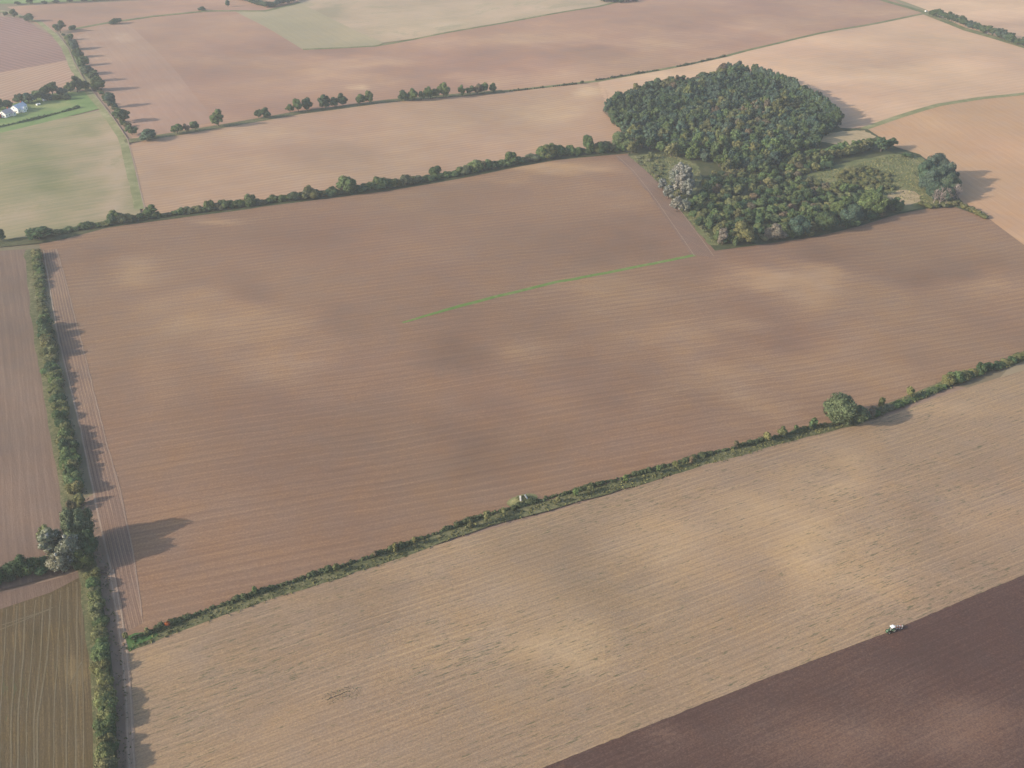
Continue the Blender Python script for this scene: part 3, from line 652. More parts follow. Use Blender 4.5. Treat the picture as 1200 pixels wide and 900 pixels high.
# silver poplars on the left
for px, py, a, b, l in ((796, 210, 16, 22, 'farthest silver-leaved poplar of the group by the wood'), (804, 216, 16, 24, 'far right silver-leaved poplar of the group by the wood'), (789, 219, 15, 22, 'silver-leaved poplar on the left of the tall middle one'), (798, 228, 17, 28, 'tallest silver-leaved poplar in the middle of the group'),
                        (806, 231, 15, 24, 'right silver-leaved poplar beside the dark scrub'), (783, 233, 13, 18, 'left low silver-leaved poplar of the group'), (793, 248, 14, 20, 'front silver-leaved poplar nearest the brown field'), (802, 249, 12, 18, 'front right silver-leaved poplar of the group'), (776, 222, 11, 14, 'small green-grey poplar on the meadow side')):
    pplant('silver_poplar', rg_w.choice(PO), px, py, a, b, jit(SILV, .08), l, 'poplar', 'silver poplars by the wood', True)
MOWN = M['mown']
M['swath'] = soil('pale_swath', (.17, .14, .085), (.26, .215, .13), (.36, .30, .19), ang((60, 700), (65, 890)), streak=.5, grain=.6, patch=.5)
for i, (xa, ya, xb) in enumerate(((8, 714, 0), (20, 710, 12), (29, 707, 21), (42, 703, 30), (51, 700, 40), (60, 697, 43), (71, 692, 63), (80, 688, 77), (90, 682, 89), (97, 678, 97), (-12, 720, -22))):
    sheet('mowing_line', strip(wobble(W([(xa, ya), ((xa * 2 + xb) / 3 + (i % 3 - 1), 770), (xb + (i % 2), 840), (xb, 985)]), 6, .13, 80 + i), .22 + .06 * (i % 3)), M['swath'], .10, 5.0, label='thin pale line left in the mown field')
for i, q in enumerate((((0, 738), (30, 726), (62, 712)), ((2, 733), (34, 722), (60, 714)), ((82, 803), (88, 790), (96, 775)))):
    sheet('rut', strip(wobble(W(q), 4, .2, 95 + i), .28), M['swath'], .13, 4.0, label='pale tractor mark crossing the mown field')
# ---- hedges of countable shrubs
def shrub_row(px_pts, step, rad, ht, cols, label, group, seed, jy=1.2, protos=None):
    rg = random.Random(seed)
    for x, y in resample(W(px_pts), step, jy, rg):
        nm, c = rg.choice(cols); kk = .85 + .22 * math.sin(x / 13.0 + seed) + .14 * math.sin(x / 5.3 + y / 7.0)
        plant('hedge_shrub', rg.choice(protos or BU), x, y, rg.uniform(*rad) * (.6 + .4 * kk), rg.uniform(*ht) * kk, jit(c), label % nm, 'shrub', group % nm)
G3 = [('dark green', DARK), ('green', GREEN), ('olive', OLIVE), ('grey-olive', (.12, .13, .070, 1)), ('green', GREEN)]
shrub_row([(42, 279), (60, 275), (95, 268), (122, 264)], 5.5, (4, 6.8), (3.5, 8), G3, '%s shrub in the left stretch of the long hedge', '%s shrubs of the left stretch', 21)
shrub_row([(128, 262), (200, 252), (270, 243), (340, 234), (400, 227)], 5.0, (3.8, 6.6), (4, 9), G3, '%s shrub in the middle stretch of the long hedge', '%s shrubs of the middle stretch', 22)
shrub_row([(404, 226), (460, 218), (530, 206), (600, 192), (632, 186)], 4.4, (4.2, 7.2), (5, 10.5), G3, '%s shrub in the right stretch of the long hedge', '%s shrubs of the right stretch', 23)
shrub_row([(636, 186), (660, 182), (700, 179), (738, 175)], 5.5, (5, 7.5), (9, 15), G3, '%s tall shrub in the hedge beside the wood', '%s tall shrubs beside the wood', 24)
for px, py, a, b, c, l in ((46, 280, 30, 17, DARK, 'broad dark bush at the left end of the long hedge'), (2, 282, 12, 16, DARK, 'dark bush cut by the left edge above the brown field'), (178, 254, 16, 15, GREEN, 'raised green bush of the hedge near the lane'), (133, 262, 14, 13, DARK, 'dark bush right of the gap in the long hedge'),
                           (362, 231, 10, 15, OLIVE, 'slender olive tree standing up from the middle of the long hedge'), (408, 225, 20, 22, GREEN, 'round green tree in the middle of the long hedge'), (294, 240, 14, 14, GREEN, 'raised green shrub a little left of the hedge middle'),
                           (442, 220, 10, 14, GREEN, 'small upright tree right of the round hedge tree'), (600, 193, 16, 17, GREEN, 'round tree near the right end of the long hedge'), (510, 206, 14, 13, DARK, 'dark raised shrub in the right half of the long hedge'),
                           (690, 179, 16, 22, GREEN, 'light green tree rising from the hedge by the wood'), (730, 176, 26, 24, GREEN, 'broad green tree at the wood end of the hedge'), (642, 186, 20, 18, OLIVE, 'olive tree starting the tall part of the hedge')):
    pplant('hedge_tree', rg_w.choice(RT if b > 14 else BU), px, py, a, b, jit(c, .1), l, 'tree', None, b > 14)
shrub_row([(44, 300), (48, 340), (52, 378)], 4.2, (3.0, 4.2), (3, 5.5), [('yellowish', YELL), ('olive', OLIVE), ('green', GREEN)], '%s shrub in the top stretch of the tall left hedge', '%s shrubs of the tall left hedge top', 25, .8)
shrub_row([(53, 384), (60, 424), (68, 464), (76, 505), (83, 545), (92, 582)], 4.4, (3.6, 5.6), (4.5, 9), [('yellowish', YELL), ('olive', OLIVE), ('green', GREEN), ('dark green', DARK)], '%s shrub in the lower stretch of the tall left hedge', '%s shrubs of the tall left hedge', 26, 1.0)
shrub_row([(109, 676), (113, 710), (117, 745), (121, 785), (124, 822), (126, 860), (127, 900), (128, 960)], 4.2, (3.0, 4.4), (4, 7), [('yellowish', YELL), ('olive', OLIVE), ('green', GREEN), ('green', GREEN)], '%s shrub in the lower left hedge beside the track', '%s shrubs of the lower left hedge', 27, .8)
shrub_row([(-40, 690), (0, 681), (30, 673), (62, 667), (80, 662)], 5.0, (4.4, 6.2), (9, 13), [('dark green', DARK), ('deep green', (.05, .085, .03, 1))], '%s tree in the dark hedge at the left edge', '%s trees of the dark left hedge', 28, 1.2)
for px, py, a, b, c, pr, l in ((97, 636, 34, 44, (.115, .135, .065, 1), OAK, 'broad round tree at the hedge corner on the left'), (58, 642, 18, 30, (.165, .17, .07, 1), RT, 'yellow-green tree on the field side of the hedge corner'),
                               (63, 650, 30, 34, (.155, .165, .12, .86), PO, 'silver-leaved willow on the left of the hedge corner'), (88, 662, 26, 40, (.15, .158, .118, .86), PO, 'silver-leaved willow in the middle of the hedge corner'),
                               (74, 670, 26, 28, (.165, .17, .12, .9), PO, 'pale willow at the front of the hedge corner'), (106, 652, 28, 34, DARK, OAK, 'dark tree on the track side of the hedge corner'), (98, 664, 26, 26, (.06, .085, .03, 1), OAK, 'green tree at the foot of the hedge corner'),
                               (85, 598, 10, 14, RUST, BU, 'small russet bush below the tall hedge'), (94, 590, 12, 14, YELL, BU, 'yellowish bush at the lower end of the tall hedge'),
                               (57, 395, 18, 18, DARK, BU, 'dark full bush in the upper part of the tall left hedge')):
    pplant('corner_tree', rg_w.choice(pr), px, py, a, b, jit(c, .06), l, 'tree', None, True)
shrub_row([(74, 42), (86, 56), (93, 68), (100, 82), (110, 98), (124, 116), (138, 134), (150, 152)], 9, (3, 4.6), (2.5, 5.5), G3, '%s shrub between the trees along the green lane', '%s shrubs along the green lane', 33, 2.5)
# right hand hedge after the lone oak
shrub_row([(1016, 489), (1040, 480), (1075, 466), (1105, 454)], 4.0, (2.2, 3.4), (2.2, 3.6), [('green', GREEN), ('olive', OLIVE), ('grey-green', (.14, .15, .09, 1))], '%s low shrub in the hedge right of the lone oak', '%s low shrubs right of the lone oak', 29, .8)
shrub_row([(1110, 450), (1150, 436), (1200, 420), (1260, 402), (1330, 380), (1400, 358)], 4.6, (3.4, 4.8), (4.5, 7.5), [('green', GREEN), ('olive', OLIVE), ('dark green', DARK)], '%s tall shrub in the hedge at the right edge', '%s tall shrubs at the right edge', 30, 1.0)
p = at(985, 494)
plant('oak_tree', OAK[0], p.x, p.y, 11.8, 19.5, (.086, .112, .056, 1), 'lone broad oak standing in the low hedge', 'tree', None, True)
# ---- low continuous hedge along the bank, with saplings
def lumpy(name, pts, step, r, card, cover, label, cat, seed, col, jitter=.7, kind=None, gaps=.0, amp=.3):
    rg = np.random.default_rng(seed); rr = random.Random(seed); lobes = []
    for x, y in resample(pts, step, jitter, rr):
        if gaps and math.sin(x * .11) + math.sin(x * .047 + 1) < -1.2 + gaps: continue
        q = rr.uniform(*r) * (1 + amp * math.sin(x * .19)); lobes.append((x, y, hgt(x, y) + q * .35, q))
    V, F = [], []; off = 0
    for i in range(0, len(lobes), 40):
        v, f = lobes_to_arrays([(a, b, c - 0, d) for a, b, c, d in [(l[0], l[1], l[2] + 60, l[3]) for l in lobes[i:i + 40]]], card, cover, rg)
        v[:, 2] -= 60
        V.append(v); F += [[k + off for k in q] for q in f]; off += len(v)
    me = mesh(name, np.concatenate(V), F, [M['leaf']]); o = obj(name, me); o.color = col
    return tag(o, label, cat, kind=kind)
BK2 = W([(158, 748), (200, 732), (260, 710), (320, 689), (400, 664), (480, 637), (560, 607), (640, 585), (720, 563), (800, 541), (860, 525), (930, 507), (968, 497)])
lumpy('low_hedge', BK2, 1.1, (.75, 1.6), .5, 1.0, 'low scrubby hedge on the bank between brown and tan fields', 'hedge', 41, (.070, .088, .040, 1))
for i, (px, py, hp, c, l) in enumerate(((299, 694, 9, GREEN, 'dark green sapling furthest left along the low hedge'), (395, 668, 10, OLIVE, 'olive sapling standing in the low hedge below the field middle'), (462, 644, 10, OLIVE, 'left one of two close olive saplings in the low hedge'),
                                (486, 636, 9, YELL, 'right one of two close yellowish saplings in the low hedge'), (440, 650, 7, RUST, 'brownish sapling left of the two close saplings'), (551, 617, 9, OLIVE, 'olive sapling left of the pale sapling by the mound'), (571, 610, 13, YELL, 'pale upright sapling left of the mound'),
                                (590, 601, 8, YELL, 'pale low sapling just below the mound'), (655, 585, 8, OLIVE, 'first olive sapling right of the mound'), (675, 578, 10, GREEN, 'green upright sapling right of the mound'), (692, 573, 9, YELL, 'yellowish sapling in the low hedge before its middle'), (734, 561, 9, GREEN, 'green sapling in the middle of the low hedge'),
                                (771, 550, 9, GREEN, 'green sapling right of the hedge middle'), (791, 544, 8, OLIVE, 'slender olive sapling in the right half of the hedge'), (809, 538, 8, RUST, 'orange-brown sapling in the right half of the hedge'), (862, 521, 9, RUST, 'reddish sapling left of the lone oak'), (898, 513, 11, YELL, 'pale sapling left of two dark bushes'),
                                (915, 508, 12, OLIVE, 'olive upright sapling left of the lone oak'), (932, 502, 8, GREEN, 'small green sapling close to the lone oak'), (952, 498, 12, DARK, 'dark small bush nearest the lone oak'), (1020, 484, 13, GREY, 'grey-green sapling just right of the lone oak'), (1032, 474, 12, OLIVE, 'spindly olive sapling right of the lone oak'),
                                (1065, 462, 12, YELL, 'light green sapling among low shrubs near the right'), (174, 741, 8, YELL, 'straw coloured sapling near the track end of the hedge'), (148, 748, 9, YELL, 'pale sapling at the corner by the track'), (197, 733, 7, (.30, .085, .03, 1), 'red-leaved bush near the track end of the hedge'))):
    pplant('sapling', SA[i % 3], px, py + (4 if px > 600 else 2), hp * .8, hp * 1.15, jit(c, .1), l, 'sapling', 'saplings along the low hedge')

# ---- row of field trees, lane trees, farm trees, far belts
ORD = ['first', 'second', 'third', 'fourth', 'fifth', 'sixth']
ROW = (('trio nearest the lane', [(208, 157, 14, 13), (219, 155, 8, 11), (229, 153, 10, 12)]), ('lone tree', [(256, 148, 16, 20)]), ('small pair', [(303, 138, 10, 10), (312, 138, 12, 13)]),
       ('trio before the middle', [(340, 132, 10, 11), (350, 131, 11, 16), (360, 129, 12, 15)]), ('middle trio', [(381, 127, 14, 17), (392, 125, 10, 12), (402, 124, 11, 15)]), ('spaced pair', [(422, 122, 10, 13), (433, 121, 10, 16)]),
       ('dense group of six', [(474, 118, 12, 13), (484, 118, 12, 15), (494, 117, 8, 11), (502, 116, 11, 15), (511, 115, 9, 12), (520, 114, 14, 18)]), ('last five', [(541, 112, 8, 13), (551, 111, 10, 11), (560, 110, 9, 13), (568, 109, 9, 13), (578, 108, 8, 11)]))
for nm, l in ROW:
    for i, (px, py, a, b) in enumerate(l):
        lab = 'lone field tree standing apart in the upper tree row' if nm == 'lone tree' else '%s tree from the left in the %s of the upper row' % (ORD[i], nm)
        pplant('field_tree', RT[(px + i) % 4], px, py, a * 1.04, b * 1.02, jit(RUST if px in (219, 560) else GREEN if px % 3 else DARK, .12), lab, 'tree', 'trees of the upper field row', True)
for i, (px, py, a, b, l) in enumerate(((71, 38, 14, 14, 'tall dark tree at the top bend of the lane'), (82, 47, 9, 8, 'small shrub below the tall tree at the lane bend'), (88, 58, 12, 12, 'first bushy tree below the lane bend'), (93, 67, 12, 12, 'second bushy tree below the lane bend'), (98, 77, 12, 12, 'third bushy tree below the lane bend'),
                                (104, 87, 14, 12, 'bushy tree on the lane opposite the peach field'), (111, 95, 14, 13, 'bushy tree just above the tall lane tree'), (116, 106, 16, 18, 'tall tree on the lane right of the farm trees'), (131, 126, 17, 19, 'dark tree on the lane level with the paddock corner'),
                                (144, 144, 18, 19, 'dark tree on the lane above the bush corner'), (155, 158, 14, 13, 'olive tree at the lower end of the lane trees'), (174, 164, 22, 14, 'broad low bush starting the upper tree row'), (100, 106, 13, 13, 'round bush where lane and farm trees meet'))):
    pplant('lane_tree', (RT + WT)[i % 10] if b > 12 else BU[i % 6], px, py, a, b, jit((DARK, GREEN, BLUE)[i % 3], .1), l, 'tree', 'trees along the green lane', b > 13)
for i, (px, py, a, b, l) in enumerate(((0, 128, 14, 13, 'dark tree at the left edge beside the white houses'), (24, 121, 15, 12, 'dark tree just behind the larger white house'), (34, 121, 16, 14, 'dark tree right behind the larger white house'), (43, 118, 15, 13, 'dark tree between house and small shed'), (52, 115, 14, 13, 'dark tree behind the small white shed'),
                                (62, 112, 15, 17, 'taller green tree rising from the farm tree line'), (73, 112, 12, 10, 'low bush right of the taller farm tree'), (83, 108, 12, 12, 'green tree left of the slender farm tree'), (91, 108, 12, 20, 'slender tall tree near the lane end of the farm line'),
                                (79, 116, 9, 8, 'small bush on the paddock side of the farm line'), (56, 117, 12, 8, 'low shrub beside the small white shed'), (66, 116, 12, 7, 'low shrub under the taller farm tree'), (10, 125, 12, 9, 'dark shrub behind the smaller white house'))):
    pplant('farm_tree', (WT + RT)[(i * 3) % 10] if b > 10 else BU[i % 6], px, py, a, b, jit((DARK, DARK, BLUE, GREEN)[i % 4], .1), l, 'tree', 'trees behind the white houses', b > 13)
for px, py, a, b, l in ((17, 20, 10, 10, 'small tree on the boundary in the upper left corner'), (34, 25, 11, 10, 'round tree right of the small corner tree'), (7, 18, 6, 5, 'tiny shrub in the upper left corner'), (85, 35, 9, 6, 'small bush right of the tall tree at the lane bend'), (136, 28, 14, 7, 'flat dark bush on the upper boundary'),
                        (237, 12, 8, 5, 'tiny bush further along the upper boundary'), (267, 8, 6, 8, 'tiny tree above the sage field'), (682, 98, 4, 4, 'tiny bush on the thin boundary left of the wood')):
    pplant('boundary_tree', RT[px % 4] if b > 7 else BU[px % 6], px, py, a, b, jit(DARK, .1), l, 'tree')
def belt(pts, step, rad, ht, label, group, seed):
    rg = random.Random(seed)
    for x, y in resample(W(pts), step, 2.0, rg):
        plant('belt_tree', rg.choice(WT), x, y, rg.uniform(*rad), rg.uniform(*ht), jit(DARK if rg.random() < .6 else BLUE), label, 'tree', group)
belt([(1094, 19), (1120, 27), (1150, 37), (1180, 48), (1210, 58), (1260, 72), (1330, 92)], 10, (6, 8), (9, 15), 'dark tree of the far belt on the right', 'trees of the far right belt', 51)
belt([(255, -3), (290, 1), (312, 9), (332, 5), (352, 0)], 13, (7, 9), (8, 12), 'dark tree of the far copse above the sage field', 'trees of the far copse', 52)
belt([(708, 2), (725, 3), (745, 1)], 14, (7, 10), (8, 12), 'dark tree of the small copse at the top edge', 'trees of the small top copse', 53)
belt([(20, 5), (60, 4), (100, 2), (150, -2)], 22, (5, 8), (5, 9), 'dark shrub along the green strip at the top left', 'shrubs of the top left strip', 54)
lumpy('paddock_hedge', W([(-60, 163), (0, 149), (40, 140), (93, 126)]), 1.8, (1.2, 1.9), .9, .8, 'clipped dark hedge across the paddock below the houses', 'hedge', 43, (.07, .12, .05, 1), .4)
lumpy('boundary_hedge', W([(598, 107), (680, 98)]), 3.0, (1.0, 2.0), .9, .6, 'thin dark hedge running from the tree row to the wood', 'hedge', 44, (.06, .075, .04, 1), .4, gaps=.4)
lumpy('boundary_hedge', W([(690, 96), (780, 81), (850, 66)]), 3.0, (1.0, 2.0), .9, .6, 'thin dark hedge passing behind the wood', 'hedge', 45, (.06, .075, .04, 1), .4, gaps=.4)

# ---- rough grass tufts standing on banks and meadows
def tufts(name, pts, size, label, col, seed):
    rg = np.random.default_rng(seed); V, F = [], []
    for x, y in pts:
        z = hgt(x, y) + .1
        for k in range(3):
            a = rg.uniform(0, 6.28); s = size * rg.uniform(.6, 1.4); ox, oy = rg.normal(0, .5, 2); dx, dy = math.cos(a) * s * .6, math.sin(a) * s * .6
            o = len(V); V += [(x + ox - dx, y + oy - dy, z), (x + ox + dx, y + oy + dy, z), (x + ox + dx * .5 + rg.normal(0, .2), y + oy + dy * .5, z + s), (x + ox - dx * .6, y + oy - dy * .6 + rg.normal(0, .2), z + s * .85)]
            F.append([o, o + 1, o + 2, o + 3])
    o = obj(name, mesh(name, V, F, [M['leaf']])); o.color = col
    return tag(o, label, 'grass', kind='stuff')
rr = random.Random(61)
tufts('rough_grass', [(x + rr.uniform(-4.2, 3.5), y + rr.uniform(-4.5, 2)) for x, y in resample(BK, .55)], .55, 'rough grass tufts on the bank of the low hedge', (.15, .15, .06, 1), 62)
tufts('rough_grass', [(x + rr.uniform(-3, 7), y) for x, y in resample(VL, .5)], .5, 'rough grass tufts beside the tall hedge', (.11, .12, .05, 1), 63)
tufts('rough_grass', darts([(742, 184), (790, 180), (822, 205), (800, 240), (832, 275), (838, 288), (800, 248)], 2.2, 4000, 64), .8, 'pale weeds in the meadow left of the wood', (.17, .165, .075, 1), 64)
tufts('rough_grass', darts([(945, 208), (1048, 182), (1078, 186), (1118, 236), (1090, 241), (1040, 228)], 2.4, 6000, 65), .8, 'pale weeds in the meadow inside the wood', (.17, .165, .075, 1), 65)
tufts('weed_patch', darts([(376, 818), (390, 808), (410, 806), (422, 806), (424, 814), (404, 820), (384, 826)], .9, 700, 66), .2, 'small patch of green weeds in the tan field', (.14, .15, .075, 1), 66)
M['ridge_shade'] = flat('painted_ridge_shade', (.045, .035, .030), .9)
sheet('shade_strip', strip(wobble(W([(383, 821), (389, 817), (397, 815), (404, 811), (407, 810)]), 2, .15, 67), .15), M['ridge_shade'], .12, 3.0, label='short painted shade line of a small ridge in the weed patch')  # dark strip painted in for the shaded side of a low ridge

# ------------------------------------------------------------------ farm houses
def box(bm, x0, x1, y0, y1, z0, z1):
    v = [bm.verts.new(p) for p in ((x0, y0, z0), (x1, y0, z0), (x1, y1, z0), (x0, y1, z0), (x0, y0, z1), (x1, y0, z1), (x1, y1, z1), (x0, y1, z1))]
    for f in ((3, 2, 1, 0), (4, 5, 6, 7), (0, 1, 5, 4), (1, 2, 6, 5), (2, 3, 7, 6), (3, 0, 4, 7)): bm.faces.new([v[i] for i in f])
def prism(bm, pts, ax, a, b):
    """extrude a 2-D outline (y,z if ax==0 or x,z if ax==1) from a to b"""
    f = (lambda p, t: (t, p[0], p[1])) if ax == 0 else (lambda p, t: (p[0], t, p[1]))
    A = [bm.verts.new(f(p, a)) for p in pts]; B = [bm.verts.new(f(p, b)) for p in pts]; n = len(pts)
    bm.faces.new(A); bm.faces.new(B[::-1])
    for i in range(n): bm.faces.new([A[i], B[i], B[(i + 1) % n], A[(i + 1) % n]])
def shape(name, fn, mat, parent=None, loc=None):
    bm = bmesh.new(); fn(bm); bmesh.ops.recalc_face_normals(bm, faces=bm.faces); return obj(name, bm, mat, parent, loc)
M['render'] = flat('white_render', (.86, .84, .79), .8, .2, .05, .5); M['roof'] = flat('pale_slate', (.52, .57, .64), .45, .5, .10, 1.2)
M['roof2'] = flat('pink_grey_roof', (.46, .40, .40), .5, .4, .12, 1.2)
M['glass'] = flat('window_glass', (.04, .05, .06), .1, .6, .05); M['door'] = flat('door_wood', (.16, .07, .04), .6); M['brick'] = flat('red_brick', (.36, .10, .07), .85, .2, .25, 2.0)
M['white'] = flat('white_paint', (.80, .80, .78), .5, .3, .04)
def house(px, py, rz, L, Wd, eh, rh, roof, label, wing):
    p = at(px, py); t = empty('house', (p.x, p.y, p.z), rz); tag(t, label, 'house', 'white houses of the farm')
    def walls(bm):
        prism(bm, [(-Wd / 2, -.3), (Wd / 2, -.3), (Wd / 2, eh), (0, rh), (-Wd / 2, eh)], 0, -L / 2, L / 2)
        wx, wd, wl, weh, wrh = wing
        prism(bm, [(wx - wd / 2, -.3), (wx + wd / 2, -.3), (wx + wd / 2, weh), (wx, wrh), (wx - wd / 2, weh)], 1, -Wd / 2 - wl, -Wd / 2 + .2)
    t.scale = (1.15, 1.15, 1.15)
    shape('wall', walls, M['render'], t)
    def rf(bm):
        k = .35; s = (rh - eh) / (Wd / 2)
        for sg in (-1, 1):
            prism(bm, [(0, rh + .05), (sg * (Wd / 2 + k), eh - s * k + .05), (sg * (Wd / 2 + k), eh - s * k + .25), (0, rh + .28)], 0, -L / 2 - .3, L / 2 + .3)
        wx, wd, wl, weh, wrh = wing; s2 = (wrh - weh) / (wd / 2)
        for sg in (-1, 1):
            prism(bm, [(wx, wrh + .04), (wx + sg * (wd / 2 + .25), weh - s2 * .25 + .04), (wx + sg * (wd / 2 + .25), weh - s2 * .25 + .2), (wx, wrh + .22)], 1, -Wd / 2 - wl - .2, -Wd / 2 + .3)
    r = shape('roof', rf, M[roof], t)
    shape('chimney', lambda bm: (box(bm, L * .28, L * .28 + .9, -.45, .45, rh - .8, rh + 1.3), box(bm, L * .28 + .2, L * .28 + .7, -.2, .2, rh + 1.3, rh + 1.7)), M['brick'], r)
    def window(x, y, z, w_, h_, face):
        fr = shape('window', (lambda bm: box(bm, x - w_ / 2 - .1, x + w_ / 2 + .1, y - .04, y + .03, z - .1, z + h_ + .1)) if face == 'y' else (lambda bm: box(bm, x - .04, x + .03, y - w_ / 2 - .1, y + w_ / 2 + .1, z - .1, z + h_ + .1)), M['white'], t)
        shape('pane', (lambda bm: box(bm, x - w_ / 2, x + w_ / 2, y - .07, y - .045, z, z + h_)) if face == 'y' else (lambda bm: box(bm, x - .07, x - .045, y - w_ / 2, y + w_ / 2, z, z + h_)), M['glass'], fr)
    for x in (-L * .36, -L * .05, L * .38):
        if abs(x - wing[0]) > wing[1] / 2 + .7: window(x, -Wd / 2 - .01, 1.0, 1.2, 1.3, 'y')
    for y in (-Wd * .22, Wd * .22): window(-L / 2 - .01, y, 1.0, 1.1, 1.3, 'x')
    window(-L / 2 - .01, 0, eh - .2, 1.0, 1.1, 'x')
    window(wing[0], -Wd / 2 - wing[2] - .01, 1.0, 1.2, 1.2, 'y')
    d = shape('door', lambda bm: box(bm, L * .18 - .5, L * .18 + .5, -Wd / 2 - .06, -Wd / 2 - .005, 0, 2.1), M['door'], t)
    shape('handle', lambda bm: box(bm, L * .18 + .3, L * .18 + .42, -Wd / 2 - .14, -Wd / 2 - .06, 1.0, 1.08), M['glass'], d)
HA = ang((0, 149), (93, 126))
house(23, 130, HA + .38, 15, 8.5, 4.4, 7.4, 'roof', 'larger white house with a pale blue-grey roof by the dark trees', (-1.5, 5.0, 3.5, 3.0, 4.9))
house(8, 136, HA + .38, 12, 7.5, 3.8, 6.6, 'roof2', 'smaller white house with a pinkish roof at the left edge', (4.0, 4.0, 3.0, 2.6, 4.2))
def shed(px, py, L, Wd, hh, label):
    p = at(px, py); t = tag(empty('shed', (p.x, p.y, p.z), HA), label, 'shed', 'small white farm sheds')
    shape('wall', lambda bm: prism(bm, [(-Wd / 2, -.2), (Wd / 2, -.2), (Wd / 2, hh), (-Wd / 2, hh * .8)], 0, -L / 2, L / 2), M['render'], t)
    shape('roof', lambda bm: prism(bm, [(-Wd / 2 - .2, hh * .8 + .02), (Wd / 2 + .2, hh + .05), (Wd / 2 + .2, hh + .17), (-Wd / 2 - .2, hh * .8 + .14)], 0, -L / 2 - .2, L / 2 + .2), M['white'], t)
    shape('door', lambda bm: box(bm, -.5, .5, -Wd / 2 - .05, -Wd / 2 - .005, 0, 1.8), M['door'], t)
shed(52, 118, 4, 3, 2.6, 'small white shed at the foot of the dark farm trees')
shed(45, 123, 5, 2.2, 1.5, 'low white-roofed shed on the paddock beside the dark trees')
p = at(-5, 138)
shape('brick_barn', lambda bm: prism(bm, [(-4, -.3), (4, -.3), (4, 4), (0, 6.2), (-4, 4)], 0, -5, 5), M['brick'])
bb = bpy.data.objects['brick_barn']; bb.location = (p.x, p.y, p.z); bb.rotation_euler = (0, 0, HA); tag(bb, 'red brick barn cut by the left edge beside the smaller house', 'barn')
# gate posts and small van near the far right hedge
def wheel(bm, x, y, z, r, wd, ax='y', n=14):
    A, B = [], []
    for i in range(n):
        a = 2 * math.pi * i / n; A.append(bm.verts.new((x + r * math.cos(a), y - wd / 2, z + r * math.sin(a)))); B.append(bm.verts.new((x + r * math.cos(a), y + wd / 2, z + r * math.sin(a))))
    bm.faces.new(A); bm.faces.new(B[::-1])
    for i in range(n): bm.faces.new([A[i], B[i], B[(i + 1) % n], A[(i + 1) % n]])
M['tyre'] = flat('tyre_rubber', (.025, .024, .023), .85); M['rim'] = flat('rim_cream', (.62, .55, .38), .5); M['green_paint'] = flat('green_tractor_paint', (.045, .10, .055), .4, .5, .1, 2)
M['red_paint'] = flat('red_plough_paint', (.40, .06, .04), .5, .4, .15, 2); M['steel'] = flat('worn_steel', (.50, .48, .46), .35, .5, .2, 3)
p = at(1085, 14); t = tag(empty('van', (p.x, p.y, p.z + .17), ang((1000, 33), (1082, 17))), 'small white van parked at the near end of the far right belt', 'van')
shape('body', lambda bm: prism(bm, [(-2.6, .45), (2.5, .45), (2.6, 1.1), (1.9, 1.25), (1.2, 2.15), (-2.5, 2.25), (-2.6, 1.2)], 1, -.95, .95), M['white'], t)
shape('windscreen', lambda bm: prism(bm, [(1.27, 2.1), (1.93, 1.3), (1.97, 1.32), (1.31, 2.12)], 1, -.8, .8), M['glass'], t)
for sx in (-1.6, 1.6):
    for sy in (-.9, .9): shape('wheel', lambda bm: wheel(bm, sx, sy, .36, .36, .25), M['tyre'], t)

# ------------------------------------------------------------------ tractor and plough
TA = ang((1046, 740), (980, 767))             # heading: down the ploughing edge to the lower left
p = at(1044, 740)
t = empty('tractor', (p.x, p.y, p.z + .1), TA); tag(t, 'green tractor with a white cab roof working along the ploughed edge', 'tractor')
shape('bonnet', lambda bm: (prism(bm, [(.5, .75), (2.6, .85), (2.7, 1.3), (2.5, 1.62), (.5, 1.78)], 1, -.5, .5), box(bm, 2.4, 2.95, -.42, .42, .45, .95)), M['green_paint'], t)
shape('chassis', lambda bm: (box(bm, -1.3, 2.4, -.28, .28, .55, .95), box(bm, 1.75, 2.05, -.85, .85, .5, .7), box(bm, -.98, -.62, -.8, .8, .75, 1.05)), M['steel'], t)
shape('exhaust', lambda bm: box(bm, 1.0, 1.14, .5, .64, 1.5, 2.75), M['steel'], t)
cb = shape('cab', lambda bm: [box(bm, x, x + .1, y, y + .1, 1.25, 2.72) for x in (-1.15, .38) for y in (-.75, .65)] + [box(bm, -1.15, .48, -.75, .75, .95, 1.25)], M['green_paint'], t)
shape('window', lambda bm: prism(bm, [(-1.1, 1.26), (.44, 1.26), (.4, 2.7), (-1.08, 2.7)], 1, -.70, .70), M['glass'], cb)
shape('cab_roof', lambda bm: prism(bm, [(-1.35, 2.72), (.65, 2.72), (.6, 2.9), (.3, 2.98), (-1.1, 2.98), (-1.35, 2.88)], 1, -.85, .85), M['white'], t)
for sy in (-1, 1):
    for x, r, wd, yy in ((-.8, .92, .55, .92), (1.9, .66, .42, .86)):
        wh = empty('wheel', (0, 0, 0)); wh.parent = t
        shape('tyre', lambda bm: wheel(bm, x, sy * yy, r, r, wd, n=20), M['tyre'], wh)
        shape('rim', lambda bm: wheel(bm, x, sy * (yy + .02), r, r * .58, wd, n=16), M['rim'], wh)
    shape('fender', lambda bm: prism(bm, [(-1.75, 1.2), (-1.5, 1.75), (-.8, 2.0), (-.1, 1.75), (.1, 1.25), (.0, 1.25), (-.2, 1.68), (-.8, 1.9), (-1.45, 1.66), (-1.66, 1.2)], 1, sy * .72 - .25 + sy * .2, sy * .72 + .25 + sy * .2), M['green_paint'], t)
hp_ = t.matrix_basis @ Vector((-1.6, 0, 0))
